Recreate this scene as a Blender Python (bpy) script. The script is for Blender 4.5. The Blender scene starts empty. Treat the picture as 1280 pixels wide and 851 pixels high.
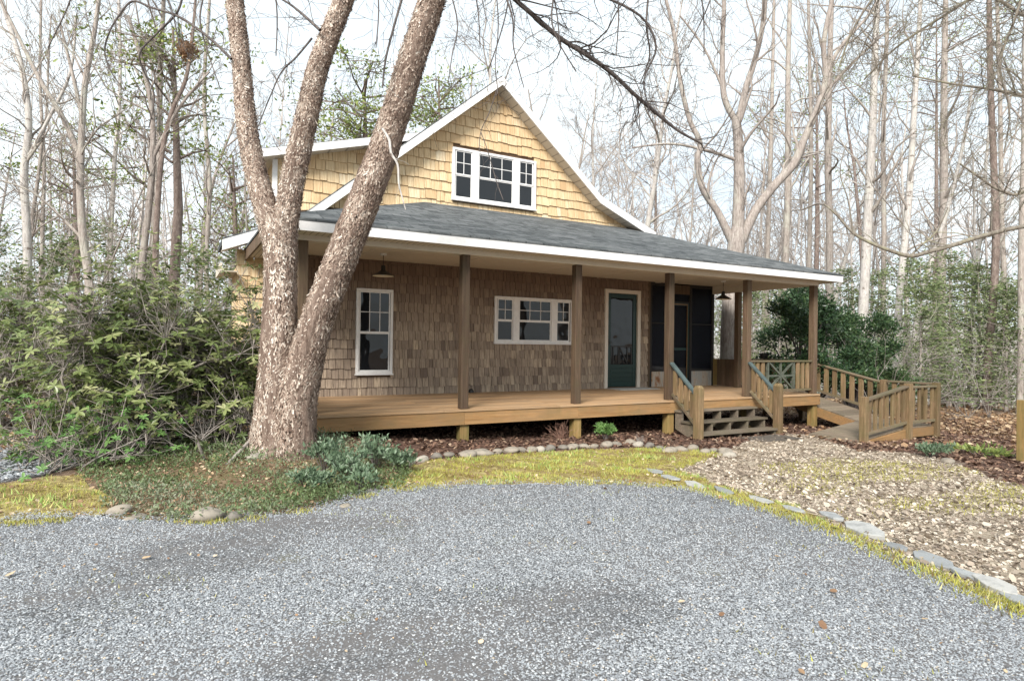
import bpy, math, random
import numpy as np
from mathutils import Vector, Matrix
from mathutils.geometry import delaunay_2d_cdt
random.seed(7); RNG = np.random.default_rng(7)
SC = bpy.context.scene; COL = SC.collection
rad = math.radians
# ---------------------------------------------------------------- camera calibration
F, YAW, PITCH, ROLL, SY = 767.76, 0.5015, 0.0042, 0.0125, 1.67
CAM = np.array([-3.7189, -8.1855, 0.952])
_f = np.array([math.sin(YAW)*math.cos(PITCH), math.cos(YAW)*math.cos(PITCH), math.sin(PITCH)])
_r = np.array([math.cos(YAW), -math.sin(YAW), 0.0]); _u = np.cross(_r, _f)
R_ = _r*math.cos(ROLL)+_u*math.sin(ROLL); U_ = -_r*math.sin(ROLL)+_u*math.cos(ROLL)
def ray(x, y): return (x-640)/F*R_-(y-425.5-SY)/F*U_+_f
def at_depth(x, y, D): return CAM+ray(x, y)*D          # a point D metres ahead
def on_y(x, y, Y):
    v = ray(x, y); return CAM+v*((Y-CAM[1])/v[1])
# ---------------------------------------------------------------- terrain
def sstep(a, b, t):
    t = np.clip((t-a)/(b-a), 0, 1); return t*t*(3-2*t)
def gz(x, y):
    x = np.asarray(x, float); y = np.asarray(y, float)
    z = -0.52-0.0225*np.clip(x, -6, 12)
    z = z+0.20*np.exp(-((x+2.45)/1.35)**2-((y+0.45)/0.85)**2)
    z = z+0.05*np.exp(-((x+0.9)/1.6)**2-((y-0.1)/0.8)**2)
    z = z+0.012*np.sin(x*1.7+1)*np.sin(y*1.3)*sstep(1, 3, np.abs(y+1.5)+0.3*np.abs(x))
    d = np.hypot(x-CAM[0], y-CAM[1])
    z = z-0.10*np.clip(d-23, 0, 1e9)*sstep(20, 30, d)
    z = np.where(d > 70, np.maximum(z, -5.4), z)
    z = z+0.35*np.sin(x*.21)*np.cos(y*.17)*sstep(22, 40, d)
    return z
def gpt(px, py):                                        # pixel -> point on the terrain
    v = ray(px, py); z = -0.6
    for _ in range(12):
        t = (z-CAM[2])/v[2]; p = CAM+v*t; z = float(gz(p[0], p[1]))
    return np.array([p[0], p[1], z])
# ---------------------------------------------------------------- mesh buffers
class Buf:
    def __init__(s): s.V = []; s.F = []; s.T = []; s.n = 0
    def add(s, V, Fc, t=0.5):
        V = np.asarray(V, float).reshape(-1, 3); Fc = np.asarray(Fc, int)
        s.V.append(V); s.F.append(Fc+s.n)
        s.T.append(np.full(len(V), t) if np.isscalar(t) else np.asarray(t, float)); s.n += len(V)
    def box(s, x0, x1, y0, y1, z0, z1, t=None):
        V = [(x0,y0,z0),(x1,y0,z0),(x1,y1,z0),(x0,y1,z0),(x0,y0,z1),(x1,y0,z1),(x1,y1,z1),(x0,y1,z1)]
        s.add(V, BOXF, random.random() if t is None else t)
    def bar(s, a, b, w, h, up=(0,0,1), t=None):          # a rectangular bar from a to b, w sideways, h along up
        a = np.array(a, float); b = np.array(b, float); d = b-a; d /= np.linalg.norm(d)
        up = np.array(up, float); sd = np.cross(d, up); sd /= np.linalg.norm(sd); u = np.cross(sd, d)
        V = []
        for k in (-.5, .5):
            for p in (a, b):
                pass
        V = [a-sd*w/2-u*h/2, a+sd*w/2-u*h/2, a+sd*w/2+u*h/2, a-sd*w/2+u*h/2,
             b-sd*w/2-u*h/2, b+sd*w/2-u*h/2, b+sd*w/2+u*h/2, b-sd*w/2+u*h/2]
        s.add(V, [(3,2,1,0),(4,5,6,7),(0,1,5,4),(1,2,6,5),(2,3,7,6),(3,0,4,7)], random.random() if t is None else t)
    def prism(s, pts, axis, a, b, t=.5):                 # polygon pts (2D) extruded along axis
        n = len(pts); V = []
        for h in (a, b):
            for p in pts:
                V.append((h, p[0], p[1]) if axis == 'x' else (p[0], h, p[1]) if axis == 'y' else (p[0], p[1], h))
        i0 = s.n; s.V.append(np.array(V, float)); s.T.append(np.full(len(V), t)); s.n += len(V)
        s.F.append(('poly', [[i0+i for i in range(n)][::-1]]+[[i0+n+i for i in range(n)]] +
                    [[i0+i, i0+(i+1) % n, i0+n+(i+1) % n, i0+n+i] for i in range(n)]))
    def tube(s, P, Rr, k=6, t=.5, cap=False):
        P = np.asarray(P, float); n = len(P); Rr = np.asarray(Rr, float)*np.ones(n)
        T = np.gradient(P, axis=0); T /= np.linalg.norm(T, axis=1)[:, None]+1e-12
        ref = np.array([0, 0, 1.0]) if abs(T[:, 2].mean()) < .8 else np.array([1.0, 0, 0])
        A = np.cross(T, ref); A /= np.linalg.norm(A, axis=1)[:, None]+1e-12; Bn = np.cross(T, A)
        a = np.arange(k)*2*np.pi/k
        V = P[:, None, :]+Rr[:, None, None]*(np.cos(a)[None, :, None]*A[:, None, :]+np.sin(a)[None, :, None]*Bn[:, None, :])
        i = np.arange(n-1)[:, None]*k; j = np.arange(k)[None, :]; j2 = (j+1) % k
        Fc = np.stack([i+j, i+j2, i+k+j2, i+k+j], -1).reshape(-1, 4)
        s.add(V, Fc, t)
        if cap:
            c = s.n-n*k
            s.F.append(('poly', [[c+m for m in range(k)], [c+(n-1)*k+m for m in range(k)][::-1]]))
    def scat(s, TV, TF, M, P, t):                        # many small copies of a template baked in
        TV = np.asarray(TV, float); TF = np.asarray(TF, int); n = len(P); v = len(TV)
        if n == 0: return
        V = np.einsum('nij,vj->nvi', M, TV)+P[:, None, :]
        Fc = (TF[None]+(np.arange(n)*v)[:, None, None]).reshape(-1, TF.shape[1])
        s.add(V, Fc, np.repeat(np.asarray(t)*np.ones(n), v))
    def mesh(s, name, smooth=False, off=None):
        V = np.concatenate(s.V) if s.V else np.zeros((0, 3)); T = np.concatenate(s.T)
        if off is not None: V = V-np.asarray(off)
        li = []; lt = []
        for f in s.F:
            if isinstance(f, tuple):
                for q in f[1]: li.append(np.array(q)); lt.append(np.array([len(q)]))
            else: li.append(f.reshape(-1)); lt.append(np.full(len(f), f.shape[1]))
        li = np.concatenate(li); lt = np.concatenate(lt)
        me = bpy.data.meshes.new(name)
        me.vertices.add(len(V)); me.vertices.foreach_set('co', V.astype(np.float32).ravel())
        me.loops.add(len(li)); me.loops.foreach_set('vertex_index', li.astype(np.int32))
        me.polygons.add(len(lt)); ls = np.concatenate([[0], np.cumsum(lt)[:-1]])
        me.polygons.foreach_set('loop_start', ls.astype(np.int32)); me.polygons.foreach_set('loop_total', lt.astype(np.int32))
        me.polygons.foreach_set('use_smooth', np.full(len(lt), smooth))
        at = me.attributes.new('tint', 'FLOAT', 'POINT'); at.data.foreach_set('value', T.astype(np.float32))
        me.update(calc_edges=True); me.validate()
        return me
BOXF = [(3,2,1,0),(4,5,6,7),(0,1,5,4),(1,2,6,5),(2,3,7,6),(3,0,4,7)]
def props(o, label=None, cat=None, group=None, kind=None):
    if label: o['label'] = label
    if cat: o['category'] = cat
    if group: o['group'] = group
    if kind: o['kind'] = kind
    return o
def mk(name, buf, mat, parent=None, smooth=False, label=None, cat=None, group=None, kind=None, bevel=0, loc=None):
    if parent is None:
        V = np.concatenate(buf.V)
        if loc is None: loc = np.array([(V[:,0].min()+V[:,0].max())/2, (V[:,1].min()+V[:,1].max())/2, V[:,2].min()])
        if kind == 'structure': loc = np.zeros(3)
        me = buf.mesh(name, smooth, loc)
    else: me = buf.mesh(name, smooth)
    me.materials.append(mat); o = bpy.data.objects.new(name, me); COL.objects.link(o)
    if parent is not None:
        o.parent = parent
        if parent.type == 'EMPTY': o.location = -parent.location
    else: o.location = loc
    if bevel:
        m = o.modifiers.new('bev', 'BEVEL'); m.width = bevel; m.segments = 2; m.limit_method = 'ANGLE'
    return props(o, label, cat, group, kind)
def thing(name, loc, label, cat, group=None):
    o = bpy.data.objects.new(name, None); COL.objects.link(o); o.location = Vector(loc)
    o.empty_display_size = .2
    return props(o, label, cat, group)
# random frames
def frames(D, n=None, spin=None):
    D = np.asarray(D, float); D = D/(np.linalg.norm(D, axis=1)[:, None]+1e-9); n = len(D)
    a = RNG.normal(size=(n, 3)); X = np.cross(a, D); X /= np.linalg.norm(X, axis=1)[:, None]+1e-9
    Y = np.cross(D, X); return X, Y, D
def leafM(D, size, flat=None):                            # columns: side, along(D), normal
    X, Y, Z = frames(D); s = np.asarray(size)*np.ones(len(D))
    return np.stack([X*s[:, None], Z*s[:, None], Y*s[:, None]], 2)
LEAF_V = [(0,0,0),(-.22,.45,.05),(0,1,-.06),(.22,.45,.05)]; LEAF_F = [(0,3,2,1)]
LONG_V = [(0,0,0),(-.14,.35,.03),(-.12,.72,.0),(0,1,-.08),(.12,.72,.0),(.14,.35,.03),(0,.4,-.02),(0,.75,-.03)]
LONG_F = [(0,6,1,1),(0,5,6,6)]
def unit(n): 
    v = RNG.normal(size=(n, 3)); return v/np.linalg.norm(v, axis=1)[:, None]
# ---------------------------------------------------------------- materials
def mat(name, build, rough=.8, spec=.3):
    m = bpy.data.materials.new(name); m.use_nodes = True; nt = m.node_tree
    b = nt.nodes['Principled BSDF']; b.inputs['Roughness'].default_value = rough
    b.inputs['Specular IOR Level'].default_value = spec
    N = Nodes(nt, b); build(N); return m
class Nodes:
    def __init__(s, nt, b): s.nt = nt; s.b = b
    def n(s, t, **k):
        x = s.nt.nodes.new(t)
        for a, v in k.items():
            if a in x.inputs.keys() if hasattr(x.inputs, 'keys') else False: x.inputs[a].default_value = v
            else:
                try: setattr(x, a, v)
                except Exception: x.inputs[a.replace('_', ' ')].default_value = v
        return x
    def link(s, a, b): s.nt.links.new(a, b)
    def pos(s): return s.n('ShaderNodeNewGeometry').outputs['Position']
    def obj(s): return s.n('ShaderNodeTexCoord').outputs['Object']
    def tint(s): return s.n('ShaderNodeAttribute', attribute_name='tint').outputs['Fac']
    def scale(s, v, sc, rot=(0,0,0)):
        m = s.n('ShaderNodeMapping'); m.inputs['Scale'].default_value = sc; m.inputs['Rotation'].default_value = rot
        s.link(v, m.inputs['Vector']); return m.outputs[0]
    def noise(s, v, sc, det=4, r=.6, dist=0):
        x = s.n('ShaderNodeTexNoise'); x.inputs['Scale'].default_value = sc; x.inputs['Detail'].default_value = det
        x.inputs['Roughness'].default_value = r; x.inputs['Distortion'].default_value = dist
        s.link(v, x.inputs['Vector']); return x.outputs['Fac']
    def vor(s, v, sc, feat='F1', out='Distance'):
        x = s.n('ShaderNodeTexVoronoi'); x.feature = feat; x.inputs['Scale'].default_value = sc
        s.link(v, x.inputs['Vector']); return x.outputs[out]
    def ramp(s, f, stops, interp='LINEAR'):
        x = s.n('ShaderNodeValToRGB'); e = x.color_ramp.elements; x.color_ramp.interpolation = interp
        while len(e) > 1: e.remove(e[-1])
        e[0].position = stops[0][0]; e[0].color = (*stops[0][1], 1)
        for p, c in stops[1:]:
            q = e.new(p); q.color = (*c, 1)
        s.link(f, x.inputs[0]); return x.outputs[0]
    def mix(s, a, b, f, mode='MIX'):
        x = s.n('ShaderNodeMix'); x.data_type = 'RGBA'; x.blend_type = mode
        for v, i in ((f, 0), (a, 6), (b, 7)):
            if hasattr(v, 'is_output') or isinstance(v, bpy.types.NodeSocket): s.link(v, x.inputs[i])
            else: x.inputs[i].default_value = v if i == 0 else (*v, 1)
        return x.outputs[2]
    def math(s, op, a, b=None):
        x = s.n('ShaderNodeMath'); x.operation = op
        for v, i in ((a, 0), (b, 1)):
            if v is None: continue
            if isinstance(v, bpy.types.NodeSocket): s.link(v, x.inputs[i])
            else: x.inputs[i].default_value = v
        return x.outputs[0]
    def color(s, c): s.link(c, s.b.inputs['Base Color'])
    def bump(s, h, st=.5, d=.02):
        x = s.n('ShaderNodeBump'); x.inputs['Strength'].default_value = st; x.inputs['Distance'].default_value = d
        s.link(h, x.inputs['Height']); s.link(x.outputs[0], s.b.inputs['Normal'])
def wood(name, cols, along='x', moss=0., grey=0., rough=.75, darkends=False):
    sc = {'x': (1.2, 26, 26), 'y': (26, 1.2, 26), 'z': (26, 26, 1.2)}[along]
    sc2 = {'x': (1, 5, 5), 'y': (5, 1, 5), 'z': (5, 5, 1)}[along]
    def b(N):
        p = N.pos(); t = N.tint()
        off = N.n('ShaderNodeCombineXYZ'); N.link(N.math('MULTIPLY', t, 37.0), off.inputs[0]); N.link(N.math('MULTIPLY', t, 11.0), off.inputs[1]); N.link(N.math('MULTIPLY', t, 23.), off.inputs[2])
        va = N.n('ShaderNodeVectorMath'); N.link(p, va.inputs[0]); N.link(off.outputs[0], va.inputs[1]); p2 = va.outputs[0]
        g = N.noise(N.scale(p2, sc), 1.5, 5, .65, .6)
        c = N.ramp(g, [(.25, cols[0]), (.5, cols[1]), (.75, cols[2])])
        c2 = N.mix(c, cols[3], N.ramp(N.noise(N.scale(p2, sc2), 1.6, 5, .75), [(.40, (0,0,0)), (.62, (.85,.85,.85))]))
        c3 = N.mix(c2, (.4,.4,.4), N.ramp(t, [(0, (.6,.6,.6)), (.5, (.12,.12,.12)), (1, (0,0,0))]), 'MULTIPLY')
        if moss:
            z = N.n('ShaderNodeSeparateXYZ'); N.link(p, z.inputs[0])
            mk_ = N.ramp(N.noise(p, 3.5, 5, .7), [(.5-.12*moss, (0,0,0)), (.72, (1,1,1))])
            c3 = N.mix(c3, (.10,.105,.035), N.math('MULTIPLY', mk_, .7*moss))
        N.color(c3); N.bump(g, .5, .004)
    return mat(name, b, rough)
M = {}
M['deck'] = wood('deck_boards', [(.31,.18,.09),(.47,.29,.15),(.57,.37,.21),(.38,.27,.17)], 'x')
M['rim'] = wood('rim_wood', [(.20,.105,.04),(.34,.19,.08),(.44,.26,.12),(.27,.17,.085)], 'x', .35)
M['post'] = wood('post_wood', [(.05,.03,.02),(.125,.078,.05),(.235,.16,.11),(.115,.082,.05)], 'z', .22)
M['stub'] = wood('post_stub_wood', [(.17,.10,.035),(.33,.21,.08),(.42,.28,.13),(.20,.17,.06)], 'z', .5)
M['rail_v'] = wood('rail_wood_upright', [(.09,.055,.03),(.25,.16,.09),(.44,.31,.18),(.17,.12,.06)], 'z', .6)
M['rail_x'] = wood('rail_wood_flat', [(.10,.07,.045),(.20,.145,.10),(.32,.24,.16),(.16,.14,.08)], 'x', .5)
M['rail_y'] = wood('rail_wood_depth', [(.10,.07,.045),(.20,.145,.10),(.30,.23,.16),(.16,.14,.08)], 'y', .5)
M['tread'] = wood('tread_wood', [(.08,.06,.045),(.18,.14,.105),(.29,.235,.18),(.14,.12,.09)], 'x', .4)
M['ramp'] = wood('ramp_boards', [(.13,.10,.075),(.24,.185,.14),(.34,.27,.20),(.20,.17,.12)], 'y', .3)
def m_paint(N, c, v=.12, sc=9):
    p = N.pos(); N.color(N.mix(c, tuple(x*.6 for x in c), N.ramp(N.noise(p, sc, 5, .7), [(.45, (0,0,0)), (.8, (v*3,)*3)])))
    N.bump(N.noise(p, 60, 3), .1, .002)
def paint(name, c, rough=.5, v=.12): return mat(name, lambda N: m_paint(N, c, v), rough, .4)
M['white'] = paint('white_trim', (.80,.79,.78), .45, .13)
M['casing'] = paint('cream_casing', (.66,.60,.52), .5, .08)
M['soffit'] = paint('cream_soffit', (.62,.56,.47), .6, .10)
M['green_rail'] = paint('green_rail_paint', (.07,.098,.098), .6, .6)
M['green_door'] = paint('dark_green_door', (.008,.034,.030), .35, .05)
M['black'] = paint('black_metal', (.025,.024,.023), .45, .05)
M['lampin'] = paint('lamp_inner', (.75,.70,.58), .5, .02)
M['mat_grey'] = paint('mat_grey', (.40,.40,.38), .9, .2)
M['mat_brown'] = paint('mat_brown', (.10,.085,.07), .95, .3)
M['found'] = paint('foundation', (.10,.09,.08), .9, .3)
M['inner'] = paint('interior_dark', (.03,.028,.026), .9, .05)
def bead(N):
    p = N.pos(); s = N.n('ShaderNodeSeparateXYZ'); N.link(p, s.inputs[0])
    w = N.math('FRACT', N.math('MULTIPLY', s.outputs[0], 13.0)); g = N.math('GREATER_THAN', w, .13)
    N.color(N.mix((.20,.17,.13), (.62,.56,.47), g)); N.bump(g, .6, .006)
M['bead'] = mat('beaded_soffit', bead, .6)
def bead_rake(N):
    p = N.pos(); s = N.n('ShaderNodeSeparateXYZ'); N.link(p, s.inputs[0])
    w = N.math('FRACT', N.math('MULTIPLY', N.math('ADD', N.math('MULTIPLY', s.outputs[0], .76), N.math('MULTIPLY', s.outputs[2], -.64)), 5.5)); g = N.math('GREATER_THAN', w, .1)
    N.color(N.mix((.30,.27,.23), (.60,.55,.47), g)); N.bump(g, .6, .006)
M['bead_rake'] = mat('beaded_rake_soffit', bead_rake, .6)
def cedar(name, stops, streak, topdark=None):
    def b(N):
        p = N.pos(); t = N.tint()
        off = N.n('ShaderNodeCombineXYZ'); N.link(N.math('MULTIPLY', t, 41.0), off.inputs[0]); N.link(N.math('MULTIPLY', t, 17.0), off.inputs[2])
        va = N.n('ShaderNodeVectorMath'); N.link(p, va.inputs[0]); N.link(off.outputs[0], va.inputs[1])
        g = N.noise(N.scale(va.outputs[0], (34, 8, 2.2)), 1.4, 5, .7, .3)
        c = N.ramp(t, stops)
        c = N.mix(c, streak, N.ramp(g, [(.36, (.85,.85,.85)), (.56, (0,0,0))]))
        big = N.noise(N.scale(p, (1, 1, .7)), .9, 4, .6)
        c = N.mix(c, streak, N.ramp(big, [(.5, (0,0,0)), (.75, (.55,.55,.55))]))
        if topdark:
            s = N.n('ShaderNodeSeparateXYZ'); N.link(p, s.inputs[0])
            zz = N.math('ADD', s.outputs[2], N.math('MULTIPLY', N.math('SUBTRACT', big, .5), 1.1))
            c = N.mix(c, topdark, N.ramp(N.math('MULTIPLY', zz, .4), [(.42, (0,0,0)), (.86, (.8,.8,.8))]))  # upper courses browned: part weathering, part porch shade put into the colour
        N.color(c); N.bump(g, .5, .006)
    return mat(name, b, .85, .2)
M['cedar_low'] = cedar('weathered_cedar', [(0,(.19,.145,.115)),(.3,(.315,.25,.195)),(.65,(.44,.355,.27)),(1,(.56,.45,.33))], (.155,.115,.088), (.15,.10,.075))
M['cedar_high'] = cedar('honey_cedar', [(0,(.50,.345,.195)),(.25,(.64,.48,.285)),(.7,(.71,.57,.365)),(1,(.75,.65,.47))], (.48,.325,.18))
M['cedar_back'] = paint('cedar_backing', (.10,.06,.035), .9, .1)
def asph(N):
    p = N.pos(); br = N.n('ShaderNodeTexBrick'); N.link(N.scale(p, (1, 1, 1)), br.inputs['Vector'])
    br.inputs['Scale'].default_value = 1; br.inputs['Brick Width'].default_value = .30; br.inputs['Row Height'].default_value = .135
    br.inputs['Mortar Size'].default_value = .010; br.inputs['Color1'].default_value = (.045,.050,.055,1); br.inputs['Color2'].default_value = (.155,.16,.165,1)
    br.inputs['Mortar'].default_value = (.03,.035,.037,1); br.offset = .37; br.offset_frequency = 3
    c = N.mix(br.outputs[0], (.055,.062,.062), N.ramp(N.noise(p, 2.4, 5, .7), [(.4, (0,0,0)), (.7, (.6,.6,.6))]))
    c = N.mix(c, (.17,.19,.19), N.ramp(N.noise(p, 160, 2), [(.55, (0,0,0)), (.7, (.5,.5,.5))]))
    c = N.mix(c, (.22,.235,.235), N.ramp(N.noise(N.scale(p, (3.2, 9, 9)), 1.4, 5, .8), [(.50, (0,0,0)), (.66, (.6,.6,.6))]))
    N.color(c); N.bump(br.outputs['Fac'], -.5, .01)
M['asphalt'] = mat('asphalt_shingles', asph, .9, .2)
def glassm(N): N.b.inputs['Base Color'].default_value = (.012,.014,.017,1); N.b.inputs['Coat Weight'].default_value = .0; N.b.inputs['Coat Roughness'].default_value = .02; N.bump(N.noise(N.pos(), 1.6, 2), .25, .05)
M['glass'] = mat('window_glass', glassm, .02, .42)
def screenm(name, a, col):
    m = bpy.data.materials.new(name); m.use_nodes = True; nt = m.node_tree; b = nt.nodes['Principled BSDF']
    b.inputs['Base Color'].default_value = (*col, 1); b.inputs['Roughness'].default_value = .6; b.inputs['Specular IOR Level'].default_value = .15
    t = nt.nodes.new('ShaderNodeBsdfTransparent'); mx = nt.nodes.new('ShaderNodeMixShader'); mx.inputs[0].default_value = a
    nt.links.new(t.outputs[0], mx.inputs[1]); nt.links.new(b.outputs[0], mx.inputs[2]); nt.links.new(mx.outputs[0], nt.nodes['Material Output'].inputs[0]); return m
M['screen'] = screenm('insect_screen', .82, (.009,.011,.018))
def corr(N):
    p = N.pos(); c = N.ramp(N.noise(N.scale(p, (5, 5, 1.6)), 1.1, 5, .7, .5), [(.40, (.40,.40,.38)), (.52, (.48,.42,.34)), (.62, (.30,.13,.05)), (.75, (.16,.07,.03))])
    N.color(c)
M['tin'] = mat('rusty_tin', corr, .5, .5)
def solid(name, stops, sc=30, rough=.8, spec=.3, bump=.3, det=4):
    def b(N):
        p = N.pos(); t = N.tint(); c = N.ramp(t, stops)
        N.color(N.mix(c, tuple(x*.55 for x in stops[0][1]), N.ramp(N.noise(p, sc, det, .7), [(.45, (0,0,0)), (.72, (.6,.6,.6))])))
        if bump: N.bump(N.noise(p, sc*1.3, 5, .7), bump, .01)
    return mat(name, b, rough, spec)
def leafmat(name, stops, rough=.5, trans=.25):
    m = bpy.data.materials.new(name); m.use_nodes = True; nt = m.node_tree; b = nt.nodes['Principled BSDF']
    N = Nodes(nt, b); c = N.ramp(N.tint(), stops); N.color(c); b.inputs['Roughness'].default_value = rough; b.inputs['Specular IOR Level'].default_value = .45
    tr = nt.nodes.new('ShaderNodeBsdfTranslucent'); N.link(c, tr.inputs[0]); mx = nt.nodes.new('ShaderNodeMixShader'); mx.inputs[0].default_value = trans
    N.link(b.outputs[0], mx.inputs[1]); N.link(tr.outputs[0], mx.inputs[2]); N.link(mx.outputs[0], nt.nodes['Material Output'].inputs[0]); return m
M['rhodo'] = leafmat('broad_evergreen_leaf', [(0,(.05,.075,.025)),(.4,(.115,.155,.05)),(.7,(.21,.25,.09)),(1,(.38,.38,.20))], .35)
M['camellia'] = leafmat('glossy_dark_leaf', [(0,(.018,.042,.020)),(.5,(.045,.09,.038)),(.8,(.09,.15,.06)),(1,(.16,.23,.10))], .3)
M['hemlock'] = leafmat('feathery_evergreen', [(0,(.08,.115,.05)),(.5,(.17,.22,.095)),(1,(.30,.34,.16))], .6)
M['pine'] = leafmat('pine_needles', [(0,(.09,.14,.04)),(.5,(.20,.26,.07)),(1,(.36,.40,.12))], .6)
M['nandina'] = leafmat('blue_green_leaf', [(0,(.06,.10,.055)),(.6,(.15,.22,.13)),(1,(.28,.35,.25))], .5)
M['ivy'] = leafmat('creeper_leaf', [(0,(.07,.095,.035)),(.3,(.13,.185,.07)),(.6,(.20,.25,.14)),(.75,(.25,.27,.19)),(.87,(.27,.16,.10)),(1,(.38,.27,.17))], .6)
M['boxw'] = leafmat('fresh_green_leaf', [(0,(.06,.13,.035)),(1,(.20,.36,.10))], .5)
M['grass'] = leafmat('moss_blades', [(0,(.20,.12,.05)),(.22,(.27,.24,.06)),(.5,(.39,.39,.07)),(.75,(.54,.51,.10)),(.9,(.60,.54,.25)),(1,(.28,.42,.10))], .7)
M['dry'] = leafmat('dry_leaf', [(0,(.16,.085,.045)),(.4,(.30,.18,.10)),(.7,(.46,.33,.20)),(1,(.62,.50,.35))], .7, .15)
M['pale_leaf'] = leafmat('pale_leaf_and_chip', [(0,(.15,.115,.09)),(.3,(.34,.275,.215)),(.65,(.52,.44,.35)),(.9,(.65,.57,.47)),(1,(.76,.70,.60))], .7, .1)
M['brown_leaf'] = leafmat('brown_mulch_leaf', [(0,(.05,.026,.018)),(.5,(.14,.075,.05)),(.85,(.24,.15,.10)),(1,(.42,.31,.22))], .8, .1)
M['stone'] = solid('river_stone', [(0,(.17,.155,.135)),(.4,(.27,.235,.19)),(.7,(.36,.33,.28)),(1,(.30,.32,.33))], 14, .8)
M['flag'] = solid('flagstone', [(0,(.24,.25,.255)),(.5,(.33,.34,.34)),(1,(.42,.41,.385))], 9, .75)
M['pebble'] = solid('gravel_pebble', [(0,(.17,.18,.195)),(.2,(.235,.25,.27)),(.55,(.31,.33,.35)),(.85,(.40,.42,.44)),(.95,(.58,.59,.59)),(1,(.46,.38,.28))], 60, .75, .35, 0)
def bark(name, a, b_, c, sc=(30, 30, 5), spots=None, lich=None):
    def f(N):
        p = N.pos(); n = N.noise(N.scale(p, sc), 1., 5, .7, .5)
        col = N.ramp(n, [(.3, a), (.5, b_), (.7, c)])
        if lich: col = N.mix(col, lich, N.ramp(N.noise(p, 2.3, 5, .7), [(.5, (0,0,0)), (.65, (.7,.7,.7))]))
        if spots: col = N.mix(col, spots, N.ramp(N.noise(N.scale(p, (3, 3, 5)), 1.5, 3, .6), [(.60, (0,0,0)), (.66, (.85,.85,.85))]))
        N.color(col); N.bump(n, .6, .02)
    return mat(name, f, .9, .15)
M['bark_grey'] = bark('grey_bark', (.17,.145,.13), (.32,.28,.25), (.47,.42,.38), lich=(.42,.42,.36))
M['bark_far'] = bark('far_hazed_bark', (.28,.25,.235), (.42,.385,.36), (.56,.52,.49))  # paler copy for distant trunks, haze put into the bark colour
M['bark_pale'] = bark('pale_bark', (.27,.25,.235), (.45,.42,.395), (.62,.59,.56), spots=(.16,.13,.11), lich=(.50,.49,.44))
M['bark_pink'] = bark('pinkish_bark', (.16,.135,.12), (.30,.26,.235), (.45,.405,.37), lich=(.40,.38,.33))
M['bark_pine'] = bark('reddish_pine_bark', (.10,.075,.065), (.20,.155,.135), (.32,.265,.235), (18,18,6))
M['twig'] = bark('dark_twig', (.05,.042,.042), (.11,.095,.09), (.18,.155,.14))
M['twig_lt'] = bark('light_twig', (.16,.14,.125), (.30,.265,.24), (.44,.40,.36))
M['limb_moss'] = bark('mossy_limb_bark', (.10,.085,.07), (.20,.175,.145), (.33,.30,.25), lich=(.31,.30,.19))
def birchm(N):
    p = N.pos(); n = N.noise(N.scale(p, (24, 24, 3.5)), 1., 6, .8, 1.2)
    col = N.ramp(n, [(.3, (.07,.045,.036)), (.45, (.17,.12,.095)), (.6, (.29,.22,.18)), (.75, (.42,.35,.29))])
    N.color(col); N.bump(n, .9, .03)
M['birch'] = mat('peeling_birch_bark', birchm, .9, .15)
M['flake'] = leafmat('bark_flake', [(0,(.12,.075,.055)),(.22,(.23,.16,.125)),(.45,(.36,.27,.215)),(.7,(.49,.395,.325)),(.88,(.60,.51,.43)),(1,(.74,.67,.59))], .8, .12)
# ground materials
def gravelm(N):
    p = N.pos(); v = N.n('ShaderNodeTexVoronoi'); v.inputs['Scale'].default_value = 85; N.link(p, v.inputs['Vector'])
    sep = N.n('ShaderNodeSeparateColor'); N.link(v.outputs['Color'], sep.inputs[0])
    c = N.ramp(sep.outputs[0], [(0,(.13,.135,.14)),(.3,(.20,.21,.22)),(.6,(.27,.28,.295)),(.88,(.36,.37,.38)),(1,(.52,.51,.49))])
    d = N.ramp(v.outputs['Distance'], [(.25, (0,0,0)), (.6, (.9,.9,.9))])
    c = N.mix(c, (.05,.05,.052), d)
    c = N.mix(c, (.13,.122,.12), N.ramp(N.noise(N.scale(p, (.3,1.5,1), (0,0,.4)), .9, 5, .65, .4), [(.44, (0,0,0)), (.60, (.85,.85,.85))]))
    c = N.mix(c, (.17,.16,.06), N.ramp(N.noise(p, 1.6, 6, .75), [(.60, (0,0,0)), (.72, (.45,.45,.45))]))
    N.color(c); N.bump(v.outputs['Distance'], -.8, .012)
M['gravel'] = mat('gravel', gravelm, .85, .25)
def soil(name, st, sc=25, bumpd=.03):
    def b(N):
        p = N.pos(); n = N.noise(p, sc, 6, .75); c = N.ramp(n, [(.3, st[0]), (.5, st[1]), (.7, st[2])])
        c = N.mix(c, st[3], N.ramp(N.noise(p, 1.3, 5, .7), [(.45, (0,0,0)), (.68, (.75,.75,.75))]))
        vv = N.n('ShaderNodeTexVoronoi'); vv.inputs['Scale'].default_value = sc*.9; N.link(p, vv.inputs['Vector'])
        sp = N.n('ShaderNodeSeparateColor'); N.link(vv.outputs['Color'], sp.inputs[0])
        c = N.mix(c, st[2], N.ramp(sp.outputs[1], [(.6, (0,0,0)), (.9, (.7,.7,.7))]))
        N.color(c); N.bump(n, .8, bumpd)
    return mat(name, b, .95, .1)
M['litter'] = soil('forest_floor', [(.09,.055,.04),(.19,.13,.095),(.34,.26,.19),(.24,.17,.13)])
M['mulch'] = soil('mulch', [(.045,.025,.02),(.11,.065,.05),(.20,.13,.10),(.13,.085,.065)], 35)
M['moss'] = soil('moss', [(.10,.075,.04),(.24,.19,.08),(.44,.37,.17),(.30,.20,.11)], 16)
M['path'] = soil('leafy_path', [(.20,.16,.12),(.36,.30,.23),(.56,.48,.37),(.42,.36,.28)], 22)
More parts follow.
